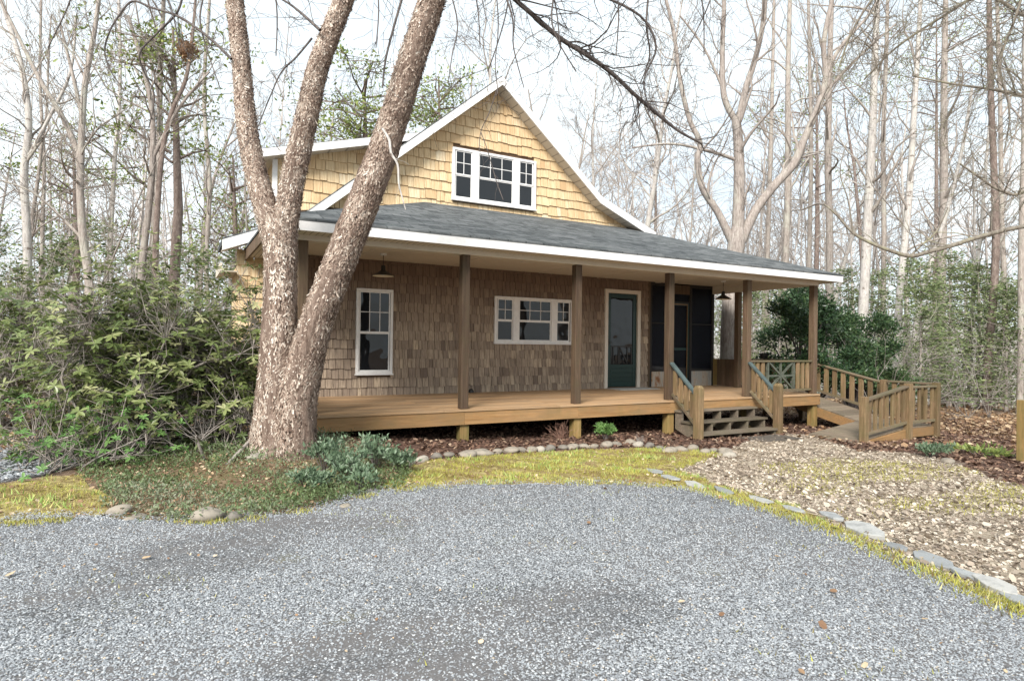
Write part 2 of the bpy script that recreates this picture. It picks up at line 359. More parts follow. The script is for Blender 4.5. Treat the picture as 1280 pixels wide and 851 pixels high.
M['bedsoil'] = soil('bed_soil', [(.07,.05,.03),(.16,.11,.07),(.26,.19,.13),(.16,.16,.06)], 24)
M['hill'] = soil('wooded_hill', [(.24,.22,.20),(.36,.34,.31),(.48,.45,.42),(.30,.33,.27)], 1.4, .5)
# ================================================================ GROUND
def ground_sheet():
    B = Buf(); cx, cy = CAM[0], CAM[1]
    rs = np.concatenate([np.arange(0, 24, .3), 24*1.08**np.arange(0, 42)]); k = 220
    a = np.arange(k)*2*np.pi/k
    X = cx+rs[:, None]*np.cos(a); Y = cy+rs[:, None]*np.sin(a); Z = gz(X, Y)
    V = np.stack([X, Y, Z], -1).reshape(-1, 3)
    i = np.arange(len(rs)-1)[:, None]*k; j = np.arange(k)[None]; j2 = (j+1) % k
    B.add(V, np.stack([i+j, i+k+j, i+k+j2, i+j2], -1).reshape(-1, 4)); return B
mk('ground', ground_sheet(), M['litter'], smooth=True, kind='structure')
def sheet(name, poly, off, m, wob=.06, step=.22, **kw):
    P = []
    n = len(poly)
    for i in range(n):
        a = np.array(poly[i][:2]); b = np.array(poly[(i+1) % n][:2]); L = np.linalg.norm(b-a); q = max(1, int(L/.12)) if L < 9 else max(1, int(L/.5))
        for t in range(q):
            P.append(a+(b-a)*t/q+RNG.normal(size=2)*wob*.5)
    P = np.array(P); lo = P.min(0); hi = P.max(0)
    gx, gy = np.meshgrid(np.arange(lo[0], hi[0], step), np.arange(lo[1], hi[1], step)); G = np.stack([gx.ravel(), gy.ravel()], 1)
    G = G[inside(G, P)]
    vs = [Vector(p) for p in P]+[Vector(g) for g in G]
    r = delaunay_2d_cdt(vs, [], [list(range(len(P)))], 1, 1e-5)
    V = np.array([(v.x, v.y) for v in r[0]]); Z = gz(V[:, 0], V[:, 1])+off
    B = Buf(); B.add(np.column_stack([V, Z]), np.array([f for f in r[2] if len(f) == 3])); zz = gz(P[:, 0], P[:, 1]); m_ = len(P); B.add(np.concatenate([np.column_stack([P, zz+off]), np.column_stack([P, zz-.06])]), [(i, (i+1) % m_, m_+(i+1) % m_, m_+i) for i in range(m_)])
    return mk(name, B, m, smooth=True, **kw), P
def inside(G, P):
    c = np.zeros(len(G), bool); n = len(P); j = n-1
    for i in range(n):
        xi, yi = P[i]; xj, yj = P[j]
        if yi != yj:
            m = ((yi > G[:, 1]) != (yj > G[:, 1])) & (G[:, 0] < (xj-xi)*(G[:, 1]-yi)/(yj-yi)+xi); c ^= m
        j = i
    return c
g_ = lambda L: [tuple(gpt(x, y)[:2]) for x, y in L]
EDGE = [(0,658),(70,652),(130,650),(250,656),(340,648),(420,632),(470,618),(520,611),(640,607),(760,606),(850,611),(900,623),(960,640),(1030,661),(1080,684),(1150,716),(1230,750),(1280,772)]
E0 = g_(EDGE)
gravel_poly = [(-14, -1.6), (-9, -1.2)]+E0+[(4.5, -8.3), (7, -13), (-14, -13)]
mulch_poly = g_([(500,588),(530,576),(600,569),(700,563),(800,559),(860,561),(905,566),(925,556)])+[(4.9,-1.0),(6.4,-.75),(6.5,-.9)]+g_([(1075,566),(1130,566),(1195,580),(1240,600),(1279,610)])+[(14,-3.5),(13,1.5),(8.9,2.7),(-2.2,2.7),(-2.2,.3)]
moss_poly = g_([(505,590),(530,578),(600,571),(700,565),(800,561),(860,563),(905,569),(880,578),(850,590),(880,600),(930,618),(990,632),(1035,652),(1033,664)])+[tuple(p) for p in E0[12:5:-1]]
path_poly = g_([(905,567),(925,556)])+[(4.9,-1.0),(6.4,-.75),(6.5,-.9)]+g_([(1075,566),(1130,566),(1195,580),(1240,600),(1279,610)])+[(9.5,-4.7),(6.5,-8.0),(4.5,-8.3)]+[tuple(p) for p in E0[:12:-1]]+g_([(1035,655),(990,634),(930,619),(880,601),(845,590),(875,578)])
bed_poly = g_([(130,650),(250,656),(340,648),(420,632),(470,618),(515,611),(508,590),(500,575)])+[(-1.6,.3),(-2.3,.6),(-4.6,3.2),(-5.4,2.6)]+g_([(95,590),(130,620)])
lmoss_poly = [tuple(p) for p in E0[:3]]+g_([(130,620),(95,596),(60,597),(0,610)])+[(-9,-.2),(-9.2,-1.2)]
drive_poly = g_([(0,604),(50,596),(100,582),(105,556),(60,556),(0,562)])+[(-11, 5), (-14, 4), (-14,-.2), (-9,.3)]
SH = {}
for nm, poly, off, m in (('mulch_bed', mulch_poly, .010, 'mulch'), ('planting_bed', bed_poly, .012, 'bedsoil'), ('moss_lawn', moss_poly, .018, 'moss'), ('leafy_path', path_poly, .014, 'path'), ('mossy_verge', lmoss_poly, .016, 'moss'), ('side_driveway', drive_poly, .014, 'gravel'), ('gravel_driveway', gravel_poly, .022, 'gravel')):
    SH[nm] = sheet(nm, poly, off, M[m], kind='structure')[1]
def scatter_pts(P, dens, near=None, mind=0):
    lo = P.min(0); hi = P.max(0); lo = np.maximum(lo, [-9, -9]); hi = np.minimum(hi, [16, 12])
    n = int((hi-lo).prod()*dens); G = lo+RNG.random((n, 2))*(hi-lo); G = G[inside(G, P)]
    q = np.column_stack([G, gz(G[:, 0], G[:, 1])])-CAM; dep = q@_f; px = 640+F*(q@R_)/np.maximum(dep, .1); py = 427-F*(q@U_)/np.maximum(dep, .1)
    ok = (dep > .8) & (px > -160) & (px < 1440) & (py < 1000)
    G = G[ok]; dep = dep[ok]
    if near: G = G[RNG.random(len(G)) < np.clip((near/dep)**1.3, 0, 1)]
    return G
def patchn(G, f=1.3, ph=0): return np.sin(G[:, 0]*f*2.1+ph)*np.sin(G[:, 1]*f*2.7+ph*2)+.5*np.sin(G[:, 0]*f*5+G[:, 1]*f*4+ph)
# pebbles
def pebble_tpl():
    V = np.array([(1,0,0),(0,1,0),(-1,0,0),(0,-1,0),(.1,.1,.62),(-.1,.05,-.5)], float)*[1, .75, .8]
    return V, [(0,1,4),(1,2,4),(2,3,4),(3,0,4)]
def scatter_flat(B, G, tpl, smin, smax, lift, tiltamt, tint=None, off=.02):
    n = len(G); z = gz(G[:, 0], G[:, 1])+off; D = np.column_stack([RNG.normal(size=(n, 2))*tiltamt, np.ones(n)])
    X, Y, Z = frames(D); s = smin+(smax-smin)*RNG.random(n)**1.6
    Mx = np.stack([X*s[:, None], Y*s[:, None], Z*s[:, None]], 2)
    P = np.column_stack([G, z+lift*s]); B.scat(tpl[0], tpl[1], Mx, P, RNG.random(n) if tint is None else tint)
B = Buf(); G = scatter_pts(SH['gravel_driveway'], 13000, 2.9); tp = RNG.random(len(G)); tp = np.where(tp > .985, 1, tp*.96)
pt = .5*np.sin(G[:, 0]*1.1+G[:, 1]*.5+1)+.5*np.sin(G[:, 1]*2.9+np.sin(G[:, 0]*.9)*1.6)+.35*np.sin(G[:, 0]*4.3+G[:, 1]*1.3)*np.sin(G[:, 1]*3.7)
kp = RNG.random(len(G)) < np.clip(1.05-.80*sstep(.1, .95, pt)-.3*sstep(.6, 2.4, G[:, 0]+1.2), .2, 1); G = G[kp]; tp = tp[kp]
scatter_flat(B, G, pebble_tpl(), .0042, .0100, .15, .35, tp, .022)
EE = np.array(E0); T = RNG.random(9000)*(len(EE)-1.001); i = T.astype(int); G = EE[i]+(EE[i+1]-EE[i])*(T-i)[:, None]; G = G+np.column_stack([RNG.normal(size=9000)*.05, np.abs(RNG.normal(size=9000))*.11-.03]); G = G+(RNG.random((9000, 1))*.12)*np.sin(G[:, :1]*5)*[0, 1]
scatter_flat(B, G, pebble_tpl(), .0045, .011, .3, .4, RNG.random(9000)*.95, .024)
G = scatter_pts(SH['side_driveway'], 900, 9); scatter_flat(B, G, pebble_tpl(), .012, .03, .15, .35, RNG.random(len(G))*.96, .022)
mk('gravel', B, M['pebble'], kind='stuff', label='loose blue grey gravel pebbles spread over the driveway', cat='gravel')
FL = ([(-.5,-.3,.02),(0,-.42,-.02),(.5,-.2,.06),(.45,.25,.0),(0,.4,.05),(-.5,.2,.07)], [(0,1,2,3),(0,3,4,5)])
def flatleaf(B, G, smin, smax, tilt=.35, lift=.12, off=.02, tint=None): scatter_flat(B, G, FL, smin, smax, lift, tilt, tint, off)
B = Buf(); G = scatter_pts(SH['leafy_path'], 2300, 6.0); G = G[patchn(G, 1.9, 3)+.5*patchn(G, 5, 1)+RNG.normal(size=len(G))*.5 > -.9]; flatleaf(B, G, .010, .038, .5)
G = scatter_pts(SH['leafy_path'], 45, 8); flatleaf(B, G, .03, .062, .6, .3, .03, .05+.75*RNG.random(len(G)))
G = scatter_pts(SH['leafy_path'], 60, 8); B.scat([(-.02,0,.0),(.02,0,0),(.05,1,.05),(.01,1,.05),(0,.5,.06)], [(0,1,4),(1,2,4),(2,3,4),(3,0,4)], leafM(np.column_stack([RNG.normal(size=(len(G), 2)), np.zeros(len(G))]), .06+.16*RNG.random(len(G))), np.column_stack([G, gz(G[:, 0], G[:, 1])+.035]), RNG.random(len(G))*.3)
mk('fallen_leaves', B, M['pale_leaf'], kind='stuff', label='pale dry leaves and wood chips covering the path to the stairs', cat='leaves')
B = Buf(); G = scatter_pts(SH['mulch_bed'], 420, 9); flatleaf(B, G, .02, .07, .5)
mk('mulch_leaves', B, M['brown_leaf'], kind='stuff', label='dark brown leaves and bark mulch along the front of the porch', cat='mulch')
B = Buf(); G = scatter_pts(np.array([(9,-6),(16,-6),(16,8),(10,8),(10,-3)]), 200); flatleaf(B, G, .03, .075, .5, tint=RNG.random(len(G))*.75)
G = scatter_pts(np.array([(-9,.0),(-4.5,1),(-4.5,7),(-9,8)]), 200); flatleaf(B, G, .03, .075, .5)
G = RNG.random((26000, 2))*[40, 34]+[-16, -4]; d = np.hypot(G[:, 0]-CAM[0], G[:, 1]-CAM[1]); G = G[(d > 12) & (d < 30) & ~((G[:, 0] > -3.5) & (G[:, 0] < 8.5) & (G[:, 1] > 0) & (G[:, 1] < 10))]; flatleaf(B, G, .06, .14, .5)
mk('forest_leaf_litter', B, M['dry'], kind='stuff', label='brown leaf litter under the bare trees around the house', cat='leaves')
B = Buf(); G = scatter_pts(SH['gravel_driveway'], 2.0); flatleaf(B, G, .02, .055, .4, off=.035)
G = scatter_pts(SH['moss_lawn'], 90); flatleaf(B, G, .01, .038, .4, off=.03)
G = scatter_pts(SH['gravel_driveway'], 9, 4); flatleaf(B, G, .008, .02, .5, off=.032)
mk('scattered_leaves', B, M['dry'], kind='stuff', label='few orange brown leaves lying scattered on the gravel and moss', cat='leaves')
# moss blades
TUFT = ([(-.12,0,0),(.12,0,0),(.05,.25,1)], [(0,1,2)])
def tufts(B, G, smin, smax, tint=None, off=.015):
    n = len(G); s = smin+(smax-smin)*RNG.random(n); z = gz(G[:, 0], G[:, 1])+off; a = RNG.random(n)*6.28; l = RNG.normal(size=(n, 2))*.5
    c, si = np.cos(a), np.sin(a); o = np.zeros(n)
    Mx = np.stack([np.column_stack([c, si, o]), np.column_stack([-si, c, o]), np.column_stack([l, np.ones(n)])], 2)*s[:, None, None]
    B.scat(TUFT[0], TUFT[1], Mx, np.column_stack([G, z]), RNG.random(n) if tint is None else tint)
B = Buf(); G = scatter_pts(SH['moss_lawn'], 5200, 9); G = G[(patchn(G, 2.3, .7)+.7*patchn(G, 6.1, 2)+RNG.normal(size=len(G))*.35 > -.55)]; tufts(B, G, .010, .036, np.clip(.5+.2*patchn(G, 1)+.22*patchn(G, 3.1, 2)+RNG.normal(size=len(G))*.22, 0, 1))
G = scatter_pts(SH['mossy_verge'], 3600, 9); G = G[(patchn(G, 2.1, .3)+.6*patchn(G, 5.1, 2)+RNG.normal(size=len(G))*.35 > -.35)]; tufts(B, G, .010, .03, np.clip(.45+.2*patchn(G, 1.3)+.25*patchn(G, 3.3, 1)+RNG.normal(size=len(G))*.22, 0, 1))
for shn in ('moss_lawn', 'mossy_verge'):
    G = scatter_pts(SH[shn], 900, 9); G = G[patchn(G, 1.9, 4)+.4*patchn(G, 7, 1) > .55]; tufts(B, G, .03, .065, np.where(RNG.random(len(G)) < .7, .97+.03*RNG.random(len(G)), .86))
mk('moss', B, M['grass'], kind='stuff', label='yellow green moss and short grass between gravel and bed stones', cat='moss')
B = Buf(); G = scatter_pts(SH['leafy_path'], 1800, 9); k = patchn(G, .75, 2.2); ref = gpt(1085, 592)[:2]; ref2 = gpt(1230, 625)[:2]
dd = np.minimum(np.hypot((G[:, 0]-ref[0])/1.8, (G[:, 1]-ref[1])/.75), np.hypot((G[:, 0]-ref2[0])/1.6, (G[:, 1]-ref2[1])/.5)); G1 = G[(dd+.35*k+RNG.normal(size=len(G))*.15 < .85)]
G1 = G1[RNG.random(len(G1)) < .75]; tufts(B, G1, .018, .042, .3+.6*RNG.random(len(G1)))
G = scatter_pts(SH['gravel_driveway'], 160, 6); G = G[patchn(G, 1.1, 4) > .85]; tufts(B, G, .01, .03, None, .03)
E1 = np.array(E0); T = RNG.random(5200)*(len(E1)-1.001); i = T.astype(int); G = E1[i]+(E1[i+1]-E1[i])*(T-i)[:, None]; G = G+np.column_stack([RNG.normal(size=5200)*.05, -np.abs(RNG.normal(size=5200))*.07]); G = G[patchn(G, 1.7, 1) > -.2]; tufts(B, G, .012, .035, None, .024)
E1 = np.array(E0[11:]); T = RNG.random(2600)*(len(E1)-1.001); i = T.astype(int); G = E1[i]+(E1[i+1]-E1[i])*(T-i)[:, None]+RNG.normal(size=(2600, 2))*.07; tufts(B, G, .02, .05, None, .02)
mk('moss_patches', B, M['grass'], kind='stuff', label='bright moss patches growing through the pale leaves near the ramp', cat='moss')
# ================================================================ HOUSE
W = 2.78; HB = 2.254; HC = 2.447; ZE = 2.468; YE = -.358
house = thing('house', (1.8, 5, -.55), 'two storey cedar shingled house with gabled front and long covered porch', 'house')
def shingles(B, Y, z0, z1, expo, xr, holes, wmin=.07, wmax=.145, shape=None, sig=.2):
    z = z0; row = 0
    while z < z1-.03:
        zt = min(z+expo, z1+.02); x0, x1 = xr(z+.45*expo) if callable(xr) else xr
        segs = [(x0, x1)]
        for (hx0, hx1, hz0, hz1) in holes:
            if hz0-.2*expo < z+.5*expo < hz1+.2*expo:
                ns = []
                for a, b in segs:
                    if hx1 <= a or hx0 >= b: ns.append((a, b)); continue
                    if a < hx0: ns.append((a, hx0))
                    if b > hx1: ns.append((hx1, b))
                segs = ns
        base = .5+.12*math.sin(row*2.3)
        for a, b in segs:
            x = a
            while x < b-.015:
                w = min(random.uniform(wmin, wmax), b-x)
                if b-(x+w) < .04: w = b-x
                dz = random.uniform(-.016, .012); g = .004; tk = random.uniform(.026, .038)
                t = min(1, max(0, base+random.gauss(0, sig)))
                xa, xb = x+g, x+w-g; s1 = random.uniform(-.006, .006)
                V = [(xa, Y-tk, z+dz), (xb, Y-tk, z+dz+s1), (xb, Y, z+dz+s1), (xa, Y, z+dz),
                     (xa, Y-.008, zt+.01), (xb, Y-.008, zt+.01), (xb, Y, zt+.01), (xa, Y, zt+.01)]
                B.add(V, BOXF, t); x += w
        z += expo; row += 1
holes_low = [(-.87,-.26,.42,1.89), (1.89,3.70,1.0,1.89), (4.63,5.58,-.1,2.18)]
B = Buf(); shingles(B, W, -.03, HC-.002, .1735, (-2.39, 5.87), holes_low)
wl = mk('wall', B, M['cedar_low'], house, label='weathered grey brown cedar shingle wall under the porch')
B = Buf(); B.box(-2.39, 5.875, W+.001, W+.12, -.05, 2.6); mk('wall_backing', B, M['cedar_back'], wl)
B = Buf(); B.box(5.86, 5.93, W-.02, W+.10, 0, HC-.003, .3); mk('corner_board', B, M['post'], wl)
# gable
PX, PZ = 1.845, 6.23                                   # rake top line apex
pr = [on_y(x, y, 2.48) for x, y in [(701,186.4),(731.7,229),(774.5,256.7),(819.4,288.9)]]
FLX, FLZ = 4.25, 4.20; TX, TZ = 5.81, 3.56              # right flare point and tip
sl = (PZ-FLZ)/(FLX-PX)
LFX, LFZ = -1.95, PZ-sl*(1.95+PX)                       # left rake runs on straight below the dormer
LTX, LTZ = -3.09, LFZ-.40*(LFX+3.09)
right_prof = [(PX, PZ), (FLX, FLZ), (TX, TZ)]
def rake_top(x):
    if x >= PX: return np.interp(x, [PX, FLX, TX, 9], [PZ, FLZ, TZ, TZ-(9-TX)*.41])
    return np.interp(x, [LTX, LFX, PX], [LTZ, LFZ, PZ])
def gable_range(z):
    zz = z+.10
    xr = np.interp(-zz, [-PZ, -FLZ, -TZ, -2.5], [PX, FLX, TX, 8.4]); xl = np.interp(zz, [LTZ, LFZ, PZ], [LTX, LFX, PX]) if zz > LTZ else LTX
    return float(xl)+.02, float(xr)-.02
uw = (.91, 2.78, 3.735, 4.735)
B = Buf(); shingles(B, W, 3.3, 6.05, .19, lambda z: (max(gable_range(z)[0], -1.9), min(gable_range(z)[1], 5.6)), [(uw[0]+.03, uw[1]-.03, uw[2]+.03, uw[3]-.03)], .08, .23)
gw = mk('gable_wall', B, M['cedar_high'], house, label='honey coloured cedar shingle wall in the front gable')
B = Buf(); B.prism([(-1.9, 3.2), (5.3, 3.2), (5.3, 3.6), (FLX, FLZ-.2), (PX, PZ-.2), (LFX+.3, LFZ)], 'y', W+.001, W+.12); mk('wall_backing', B, M['cedar_back'], gw)
# dormer wall (left, set back) under its own shed roof
dz = lambda x: 4.10+(x+2.53)*.275
B = Buf(); shingles(B, W+.10, 2.6, 4.95, .195, lambda z: (max(-2.30, (z+.12-4.10)/.275-2.53), 1.0), [], .10, .27)
dw = mk('dormer_wall', B, M['cedar_high'], house, label='honey coloured cedar wall of the shed dormer behind the birch')
B = Buf(); B.prism([(-2.30, 2.5), (1.2, 2.5), (1.2, 5.0), (-2.30, 4.06)], 'y', W+.101, W+.2); B.box(-2.30, -2.2, W+.2, 4.0, 2.5, 4.05)
mk('wall_backing', B, M['cedar_high'], dw)
B = Buf(); B.box(-2.32, -2.24, W+.05, W+.10, 2.55, 4.03, .5); mk('corner_board', B, M['white'], dw)
# lower left wall beside the porch
B = Buf(); shingles(B, W-.01, -.5, 2.42, .18, lambda z: (-2.86, -2.40), [], .10, .22)
lw = mk('side_wall', B, M['cedar_high'], house, label='narrow honey coloured cedar wall left of the porch')
B = Buf(); B.prism([(-2.86, -.6), (-2.40, -.6), (-2.40, 2.35), (-2.86, 2.17)], 'y', W-.009, W+.12); B.box(-2.86, -2.78, W+.12, 3.6, -.6, 2.15)
mk('wall_backing', B, M['cedar_high'], lw)
# unseen body of the house (rear and right walls)
B = Buf(); B.box(-1.7, 5.76, 6.2, 6.3, -.6, 3.4); B.box(5.77, 5.87, W+.13, 6.2, -.6, 2.6); B.prism([(-1.5,3.401),(5.2,3.401),(FLX,FLZ-.2),(PX,PZ-.2),(-1.2,3.5)], 'y', 6.2, 6.3); B.box(-2.7, -1.71, 3.6, 3.7, -.6, 2.3); B.box(-1.70, -1.6, 3.7, 6.19, -.6, 3.1)
mk('rear_wall', B, M['cedar_high'], house)
B = Buf(); B.box(-2.8, 5.86, W+.13, W+.23, -.62, -.06); mk('foundation', B, M['found'], house)
# roofs
def slab(B, a, b, y0, y1, th=.09):                       # roof slab from (x,z) a down to b between y0,y1
    ax, az = a; bx, bz = b
    V = [(ax,y0,az),(bx,y0,bz),(bx,y1,bz),(ax,y1,az),(ax,y0,az-th),(bx,y0,bz-th),(bx,y1,bz-th),(ax,y1,az-th)]
    B.add(V, [(0,1,2,3),(7,6,5,4),(0,4,5,1),(1,5,6,2),(2,6,7,3),(3,7,4,0)])
B = Buf(); y0, y1 = 2.50, 6.6
slab(B, (PX, PZ), (FLX, FLZ), y0, y1); slab(B, (FLX, FLZ), (TX, TZ), y0, y1)
slab(B, (PX, PZ), (LFX, LFZ), y0, y1); slab(B, (LFX, LFZ), (LTX, LTZ), y0, 3.7)
mk('roof', B, M['asphalt'], house, label='dark asphalt shingle roof over the front gable')
B = Buf(); slab(B, (.2, dz(.2)), (-2.56, dz(-2.56)), 2.58, 4.1, .06); mk('dormer_roof', B, M['asphalt'], house)
# rake boards with depth, butted
def rake(B, pts, y, w, th=.035, drop=.018):
    for (ax, az), (bx, bz) in zip(pts[:-1], pts[1:]):
        V = [(ax,y,az-drop),(bx,y,bz-drop),(bx,y,bz-drop-w),(ax,y,az-drop-w)]; V += [(q[0], y+th, q[2]) for q in V]
        B.add(V, [(0,3,2,1),(4,5,6,7),(0,1,5,4),(1,2,6,5),(2,3,7,6),(3,0,4,7)])
B = Buf(); rake(B, [(PX, PZ), (FLX, FLZ), (TX, TZ)], 2.462, .165, drop=.03); rake(B, [(LTX, LTZ), (LFX, LFZ), (PX, PZ)], 2.464, .165, drop=.03)
mk('rake_board', B, M['white'], house)
B = Buf(); rake(B, [(-2.56, dz(-2.56)), (.18, dz(.18))], 2.545, .13); B.bar((-2.575, 2.56, dz(-2.56)-.09), (-2.575, 4.1, dz(-2.56)-.09), .03, .15)
mk('dormer_fascia', B, M['white'], house)
B = Buf()
def soff(B, a, b, y0, y1, d): 
    (ax, az), (bx, bz) = a, b; V = [(ax,y0,az-d),(bx,y0,bz-d),(bx,y1,bz-d),(ax,y1,az-d)]; V += [(q[0], q[1], q[2]+.012) for q in V]
    B.add(V, BOXF)
for a, b in (((PX, PZ), (FLX, FLZ)), ((FLX, FLZ), (TX, TZ)), ((PX, PZ), (LFX, LFZ)), ((LFX, LFZ), (LTX, LTZ))): soff(B, a, b, 2.497, W, .19)
soff(B, (-2.53, dz(-2.53)), (.4, dz(.4)), 2.58, W+.1, .13)
mk('rake_soffit', B, M['bead_rake'], house)
B = Buf(); soff(B, (-2.58, dz(-2.3)-.02), (-2.30, dz(-2.3)-.02), 2.58, 4.1, .13); mk('eave_soffit', B, M['soffit'], house); B = Buf(); soff(B, (-3.07, 2.05), (-2.86, 2.05), 2.5, 3.7, .0); B.bar((-3.10, 2.5, 2.11), (-3.10, 3.7, 2.11), .03, .14)
mk('eave_soffit', B, M['soffit'], house)
# porch roof (hipped at both ends)
EL, ER = -2.75, 8.36; RZ = 3.62; HX0, HX1 = .39, 5.22; th = .03
B = Buf()
top = {'a': (EL, YE, ZE), 'b': (ER, YE, ZE), 'c': (HX1, W, RZ), 'd': (HX0, W, RZ), 'e': (ER, 6.6, ZE), 'f': (HX1, 6.6, RZ), 'g': (EL, W, ZE)}
ks = list(top); V = [top[k] for k in ks]+[(x, y, z-th) for x, y, z in (top[k] for k in ks)]; ix = {k: i for i, k in enumerate(ks)}
i0 = B.n; B.V.append(np.array(V)); B.T.append(np.full(len(V), .5)); B.n += len(V)
fs = [['a','b','c','d'], ['b','e','f','c'], ['a','d','g']]
B.F.append(('poly', [[ix[k] for k in f] for f in fs]+[[ix[k]+7 for k in f][::-1] for f in fs]+[[ix[a], ix[a]+7, ix[b]+7, ix[b]] for a, b in (('a','b'),('b','e'),('g','a'),('e','f'),('d','g'),('c','d'))]))
proof = mk('porch_roof', B, M['asphalt'], house, label='low hipped asphalt shingle roof over the porch')
B = Buf(); B.box(EL+.01, ER-.01, YE+.005, YE+.035, ZE-.15, ZE-.032); B.box(ER-.04, ER-.012, YE+.036, 6.6, ZE-.15, ZE-.032)
mk('fascia', B, M['white'], house)
B = Buf(); B.box(EL+.012, EL+.04, YE+.036, W-.03, ZE-.20, ZE-.032); mk('fascia', B, M['post'], house, label='brown board closing the left side of the porch roof')
B = Buf(); B.box(EL+.04, ER-.04, YE+.036, .0, ZE-.143, ZE-.131); B.box(8.0+.075, ER-.042, .001, 6.6, ZE-.143, ZE-.131); B.box(EL+.042, -2.37, .001, W-.03, ZE-.143, ZE-.131)
mk('eave_soffit', B, M['bead'], house)
B = Buf(); B.box(-2.36, 8.07, 0, .14, HB, HC+.06); B.box(7.93, 8.07, .141, W-.01, HB, HC+.06); B.box(-2.36, -2.22, .141, W-.03, HB, HC+.06)
mk('porch_beam', B, M['soffit'], house, bevel=.004)
B = Buf(); B.box(-2.22, 7.93, .141, W-.002, HC, HC+.015); cl = mk('porch_ceiling', B, M['soffit'], house)
B = Buf()
for x in (-.95, .9, 2.9, 4.4, 6.3): B.box(x-.012, x+.012, .142, W-.03, HC-.008, HC-.001)
B.box(-2.2, 7.9, 1.44, 1.462, HC-.007, HC-.0015)
mk('ceiling_batten', B, M['casing'], cl)
for x, y in [(656,327), (788,338.5), (823,352.5)]:
    v = ray(x, y); p = CAM+v*((HC-CAM[2])/v[2]); B = Buf(); a = np.linspace(0, 2*np.pi, 17)[:-1]
    B.prism([(p[0]+.075*math.cos(q), p[1]+.075*math.sin(q)) for q in a], 'z', HC-.014, HC-.002); mk('recessed_light', B, M['casing'], cl)
# posts
POSTS = [(-2.29,.07),(0,.07),(2.0,.07),(4.0,.07),(6.0,.07),(8.0,.07),(8.0,2.03)]
for x, y in POSTS:
    B = Buf(); B.box(x-.061, x+.061, y-.061, y+.061, .002, HB-.002); po = mk('porch_post', B, M['post'], house, bevel=.006)
    B = Buf(); g = float(gz(x, y)); B.box(x-.07, x+.07, y-.068, y+.072, g-.15, -.032); mk('post_footing', B, M['stub'], po, bevel=.006)
for x in (4.0, 6.0): 
    pass
# deck
B = Buf(); y = -.055; 
while y < W-.02:
    y2 = min(y+.138, W-.003); x = -2.4; joints = [-2.4, -.35+.0*y, 1.62, 3.62, 5.62, 8.08]
    for a, b in zip(joints[:-1], joints[1:]): B.box(a+.002, b-.002, y, y2, -.032+random.uniform(-.001, .001), 0+random.uniform(-.0015, .0015))
    y += .1435
y = W+.0
while y < 5.2: B.box(5.9, 8.08, y, y+.138, -.032, 0); y += .1435
dk = mk('porch_deck', B, M['deck'], house, bevel=.003, label='tan wooden porch floor of long boards')
B = Buf()
for a, b in ((-2.39, -.02), (-.02, 1.98), (1.98, 3.95), (3.95, 5.98), (5.98, 8.06)): B.box(a+.001, b-.001, -.04, -.001, -.222, -.034)
B.box(8.062, 8.10, -.04, 5.2, -.222, -.034); B.box(-2.43, -2.392, -.04, W-.03, -.222, -.034)
mk('rim_board', B, M['rim'], dk, bevel=.003)
B = Buf()
for x in np.arange(-2.2, 8.0, .61): B.box(x, x+.04, .15, W-.01, -.20, -.036)
mk('joist', B, M['post'], dk)
# windows
def window(Y, x0, x1, z0, z1, units, depth=.068):
    cw = .047; B = Buf(); yf = Y-depth
    yf = Y-depth; B.box(x0, x1, yf, Y+.03, z0, z0+cw); B.box(x0, x1, yf, Y+.03, z1-cw, z1); B.box(x0, x0+cw, yf, Y+.03, z0+cw, z1-cw); B.box(x1-cw, x1, yf, Y+.03, z0+cw, z1-cw)
    L = x1-x0
    for a, b in zip(units[:-1], units[1:]): B.box(x0+L*a[1], x0+L*b[0], yf, Y+.03, z0+cw, z1-cw)
    w = mk('window', B, M['white'], house, bevel=.004)
    B = Buf(); B.box(x0-.012, x1+.012, yf-.02, Y-.02, z0-.022, z0-.001); mk('sill', B, M['white'], w)
    sash = Buf(); mun = Buf(); pane = Buf()
    for (a, b, nc) in units:
        ax, bx = max(x0+L*a, x0+cw), min(x0+L*b, x1-cw); zm = z0+(z1-z0)*.485; s = .022
        for (lo, hi, yy) in ((z0+cw, zm, yf+.030), (zm, z1-cw, yf+.018)):
            sash.box(ax, bx, yy, yy+.02, lo, lo+s); sash.box(ax, bx, yy, yy+.02, hi-s, hi); sash.box(ax, ax+s, yy, yy+.02, lo+s, hi-s); sash.box(bx-s, bx, yy, yy+.02, lo+s, hi-s)
            pane.box(ax+s, bx-s, yy+.008, yy+.012, lo+s, hi-s)
        for i in range(1, nc): xx = ax+(bx-ax)*i/nc; mun.box(xx-.006, xx+.006, yf+.02, yf+.036, zm+s, z1-cw-s)
        zz = (zm+z1-cw)/2; mun.box(ax+s, bx-s, yf+.022, yf+.035, zz-.006, zz+.006)
    mk('sash', sash, M['white'], w); mk('muntin', mun, M['white'], w); mk('pane', pane, M['glass'], w)
    return w
tri = [(.035, .225, 2), (.300, .715, 3), (.79, .965, 2)]
props(window(W, -.90, -.23, .39, 1.92, [(.08, .92, 3)]), 'tall single sash window at the left of the porch')
props(window(W, 1.86, 3.73, .98, 1.915, tri), 'wide three part window in the middle of the porch wall')
props(window(W, *uw, tri), 'three part window high in the gable')
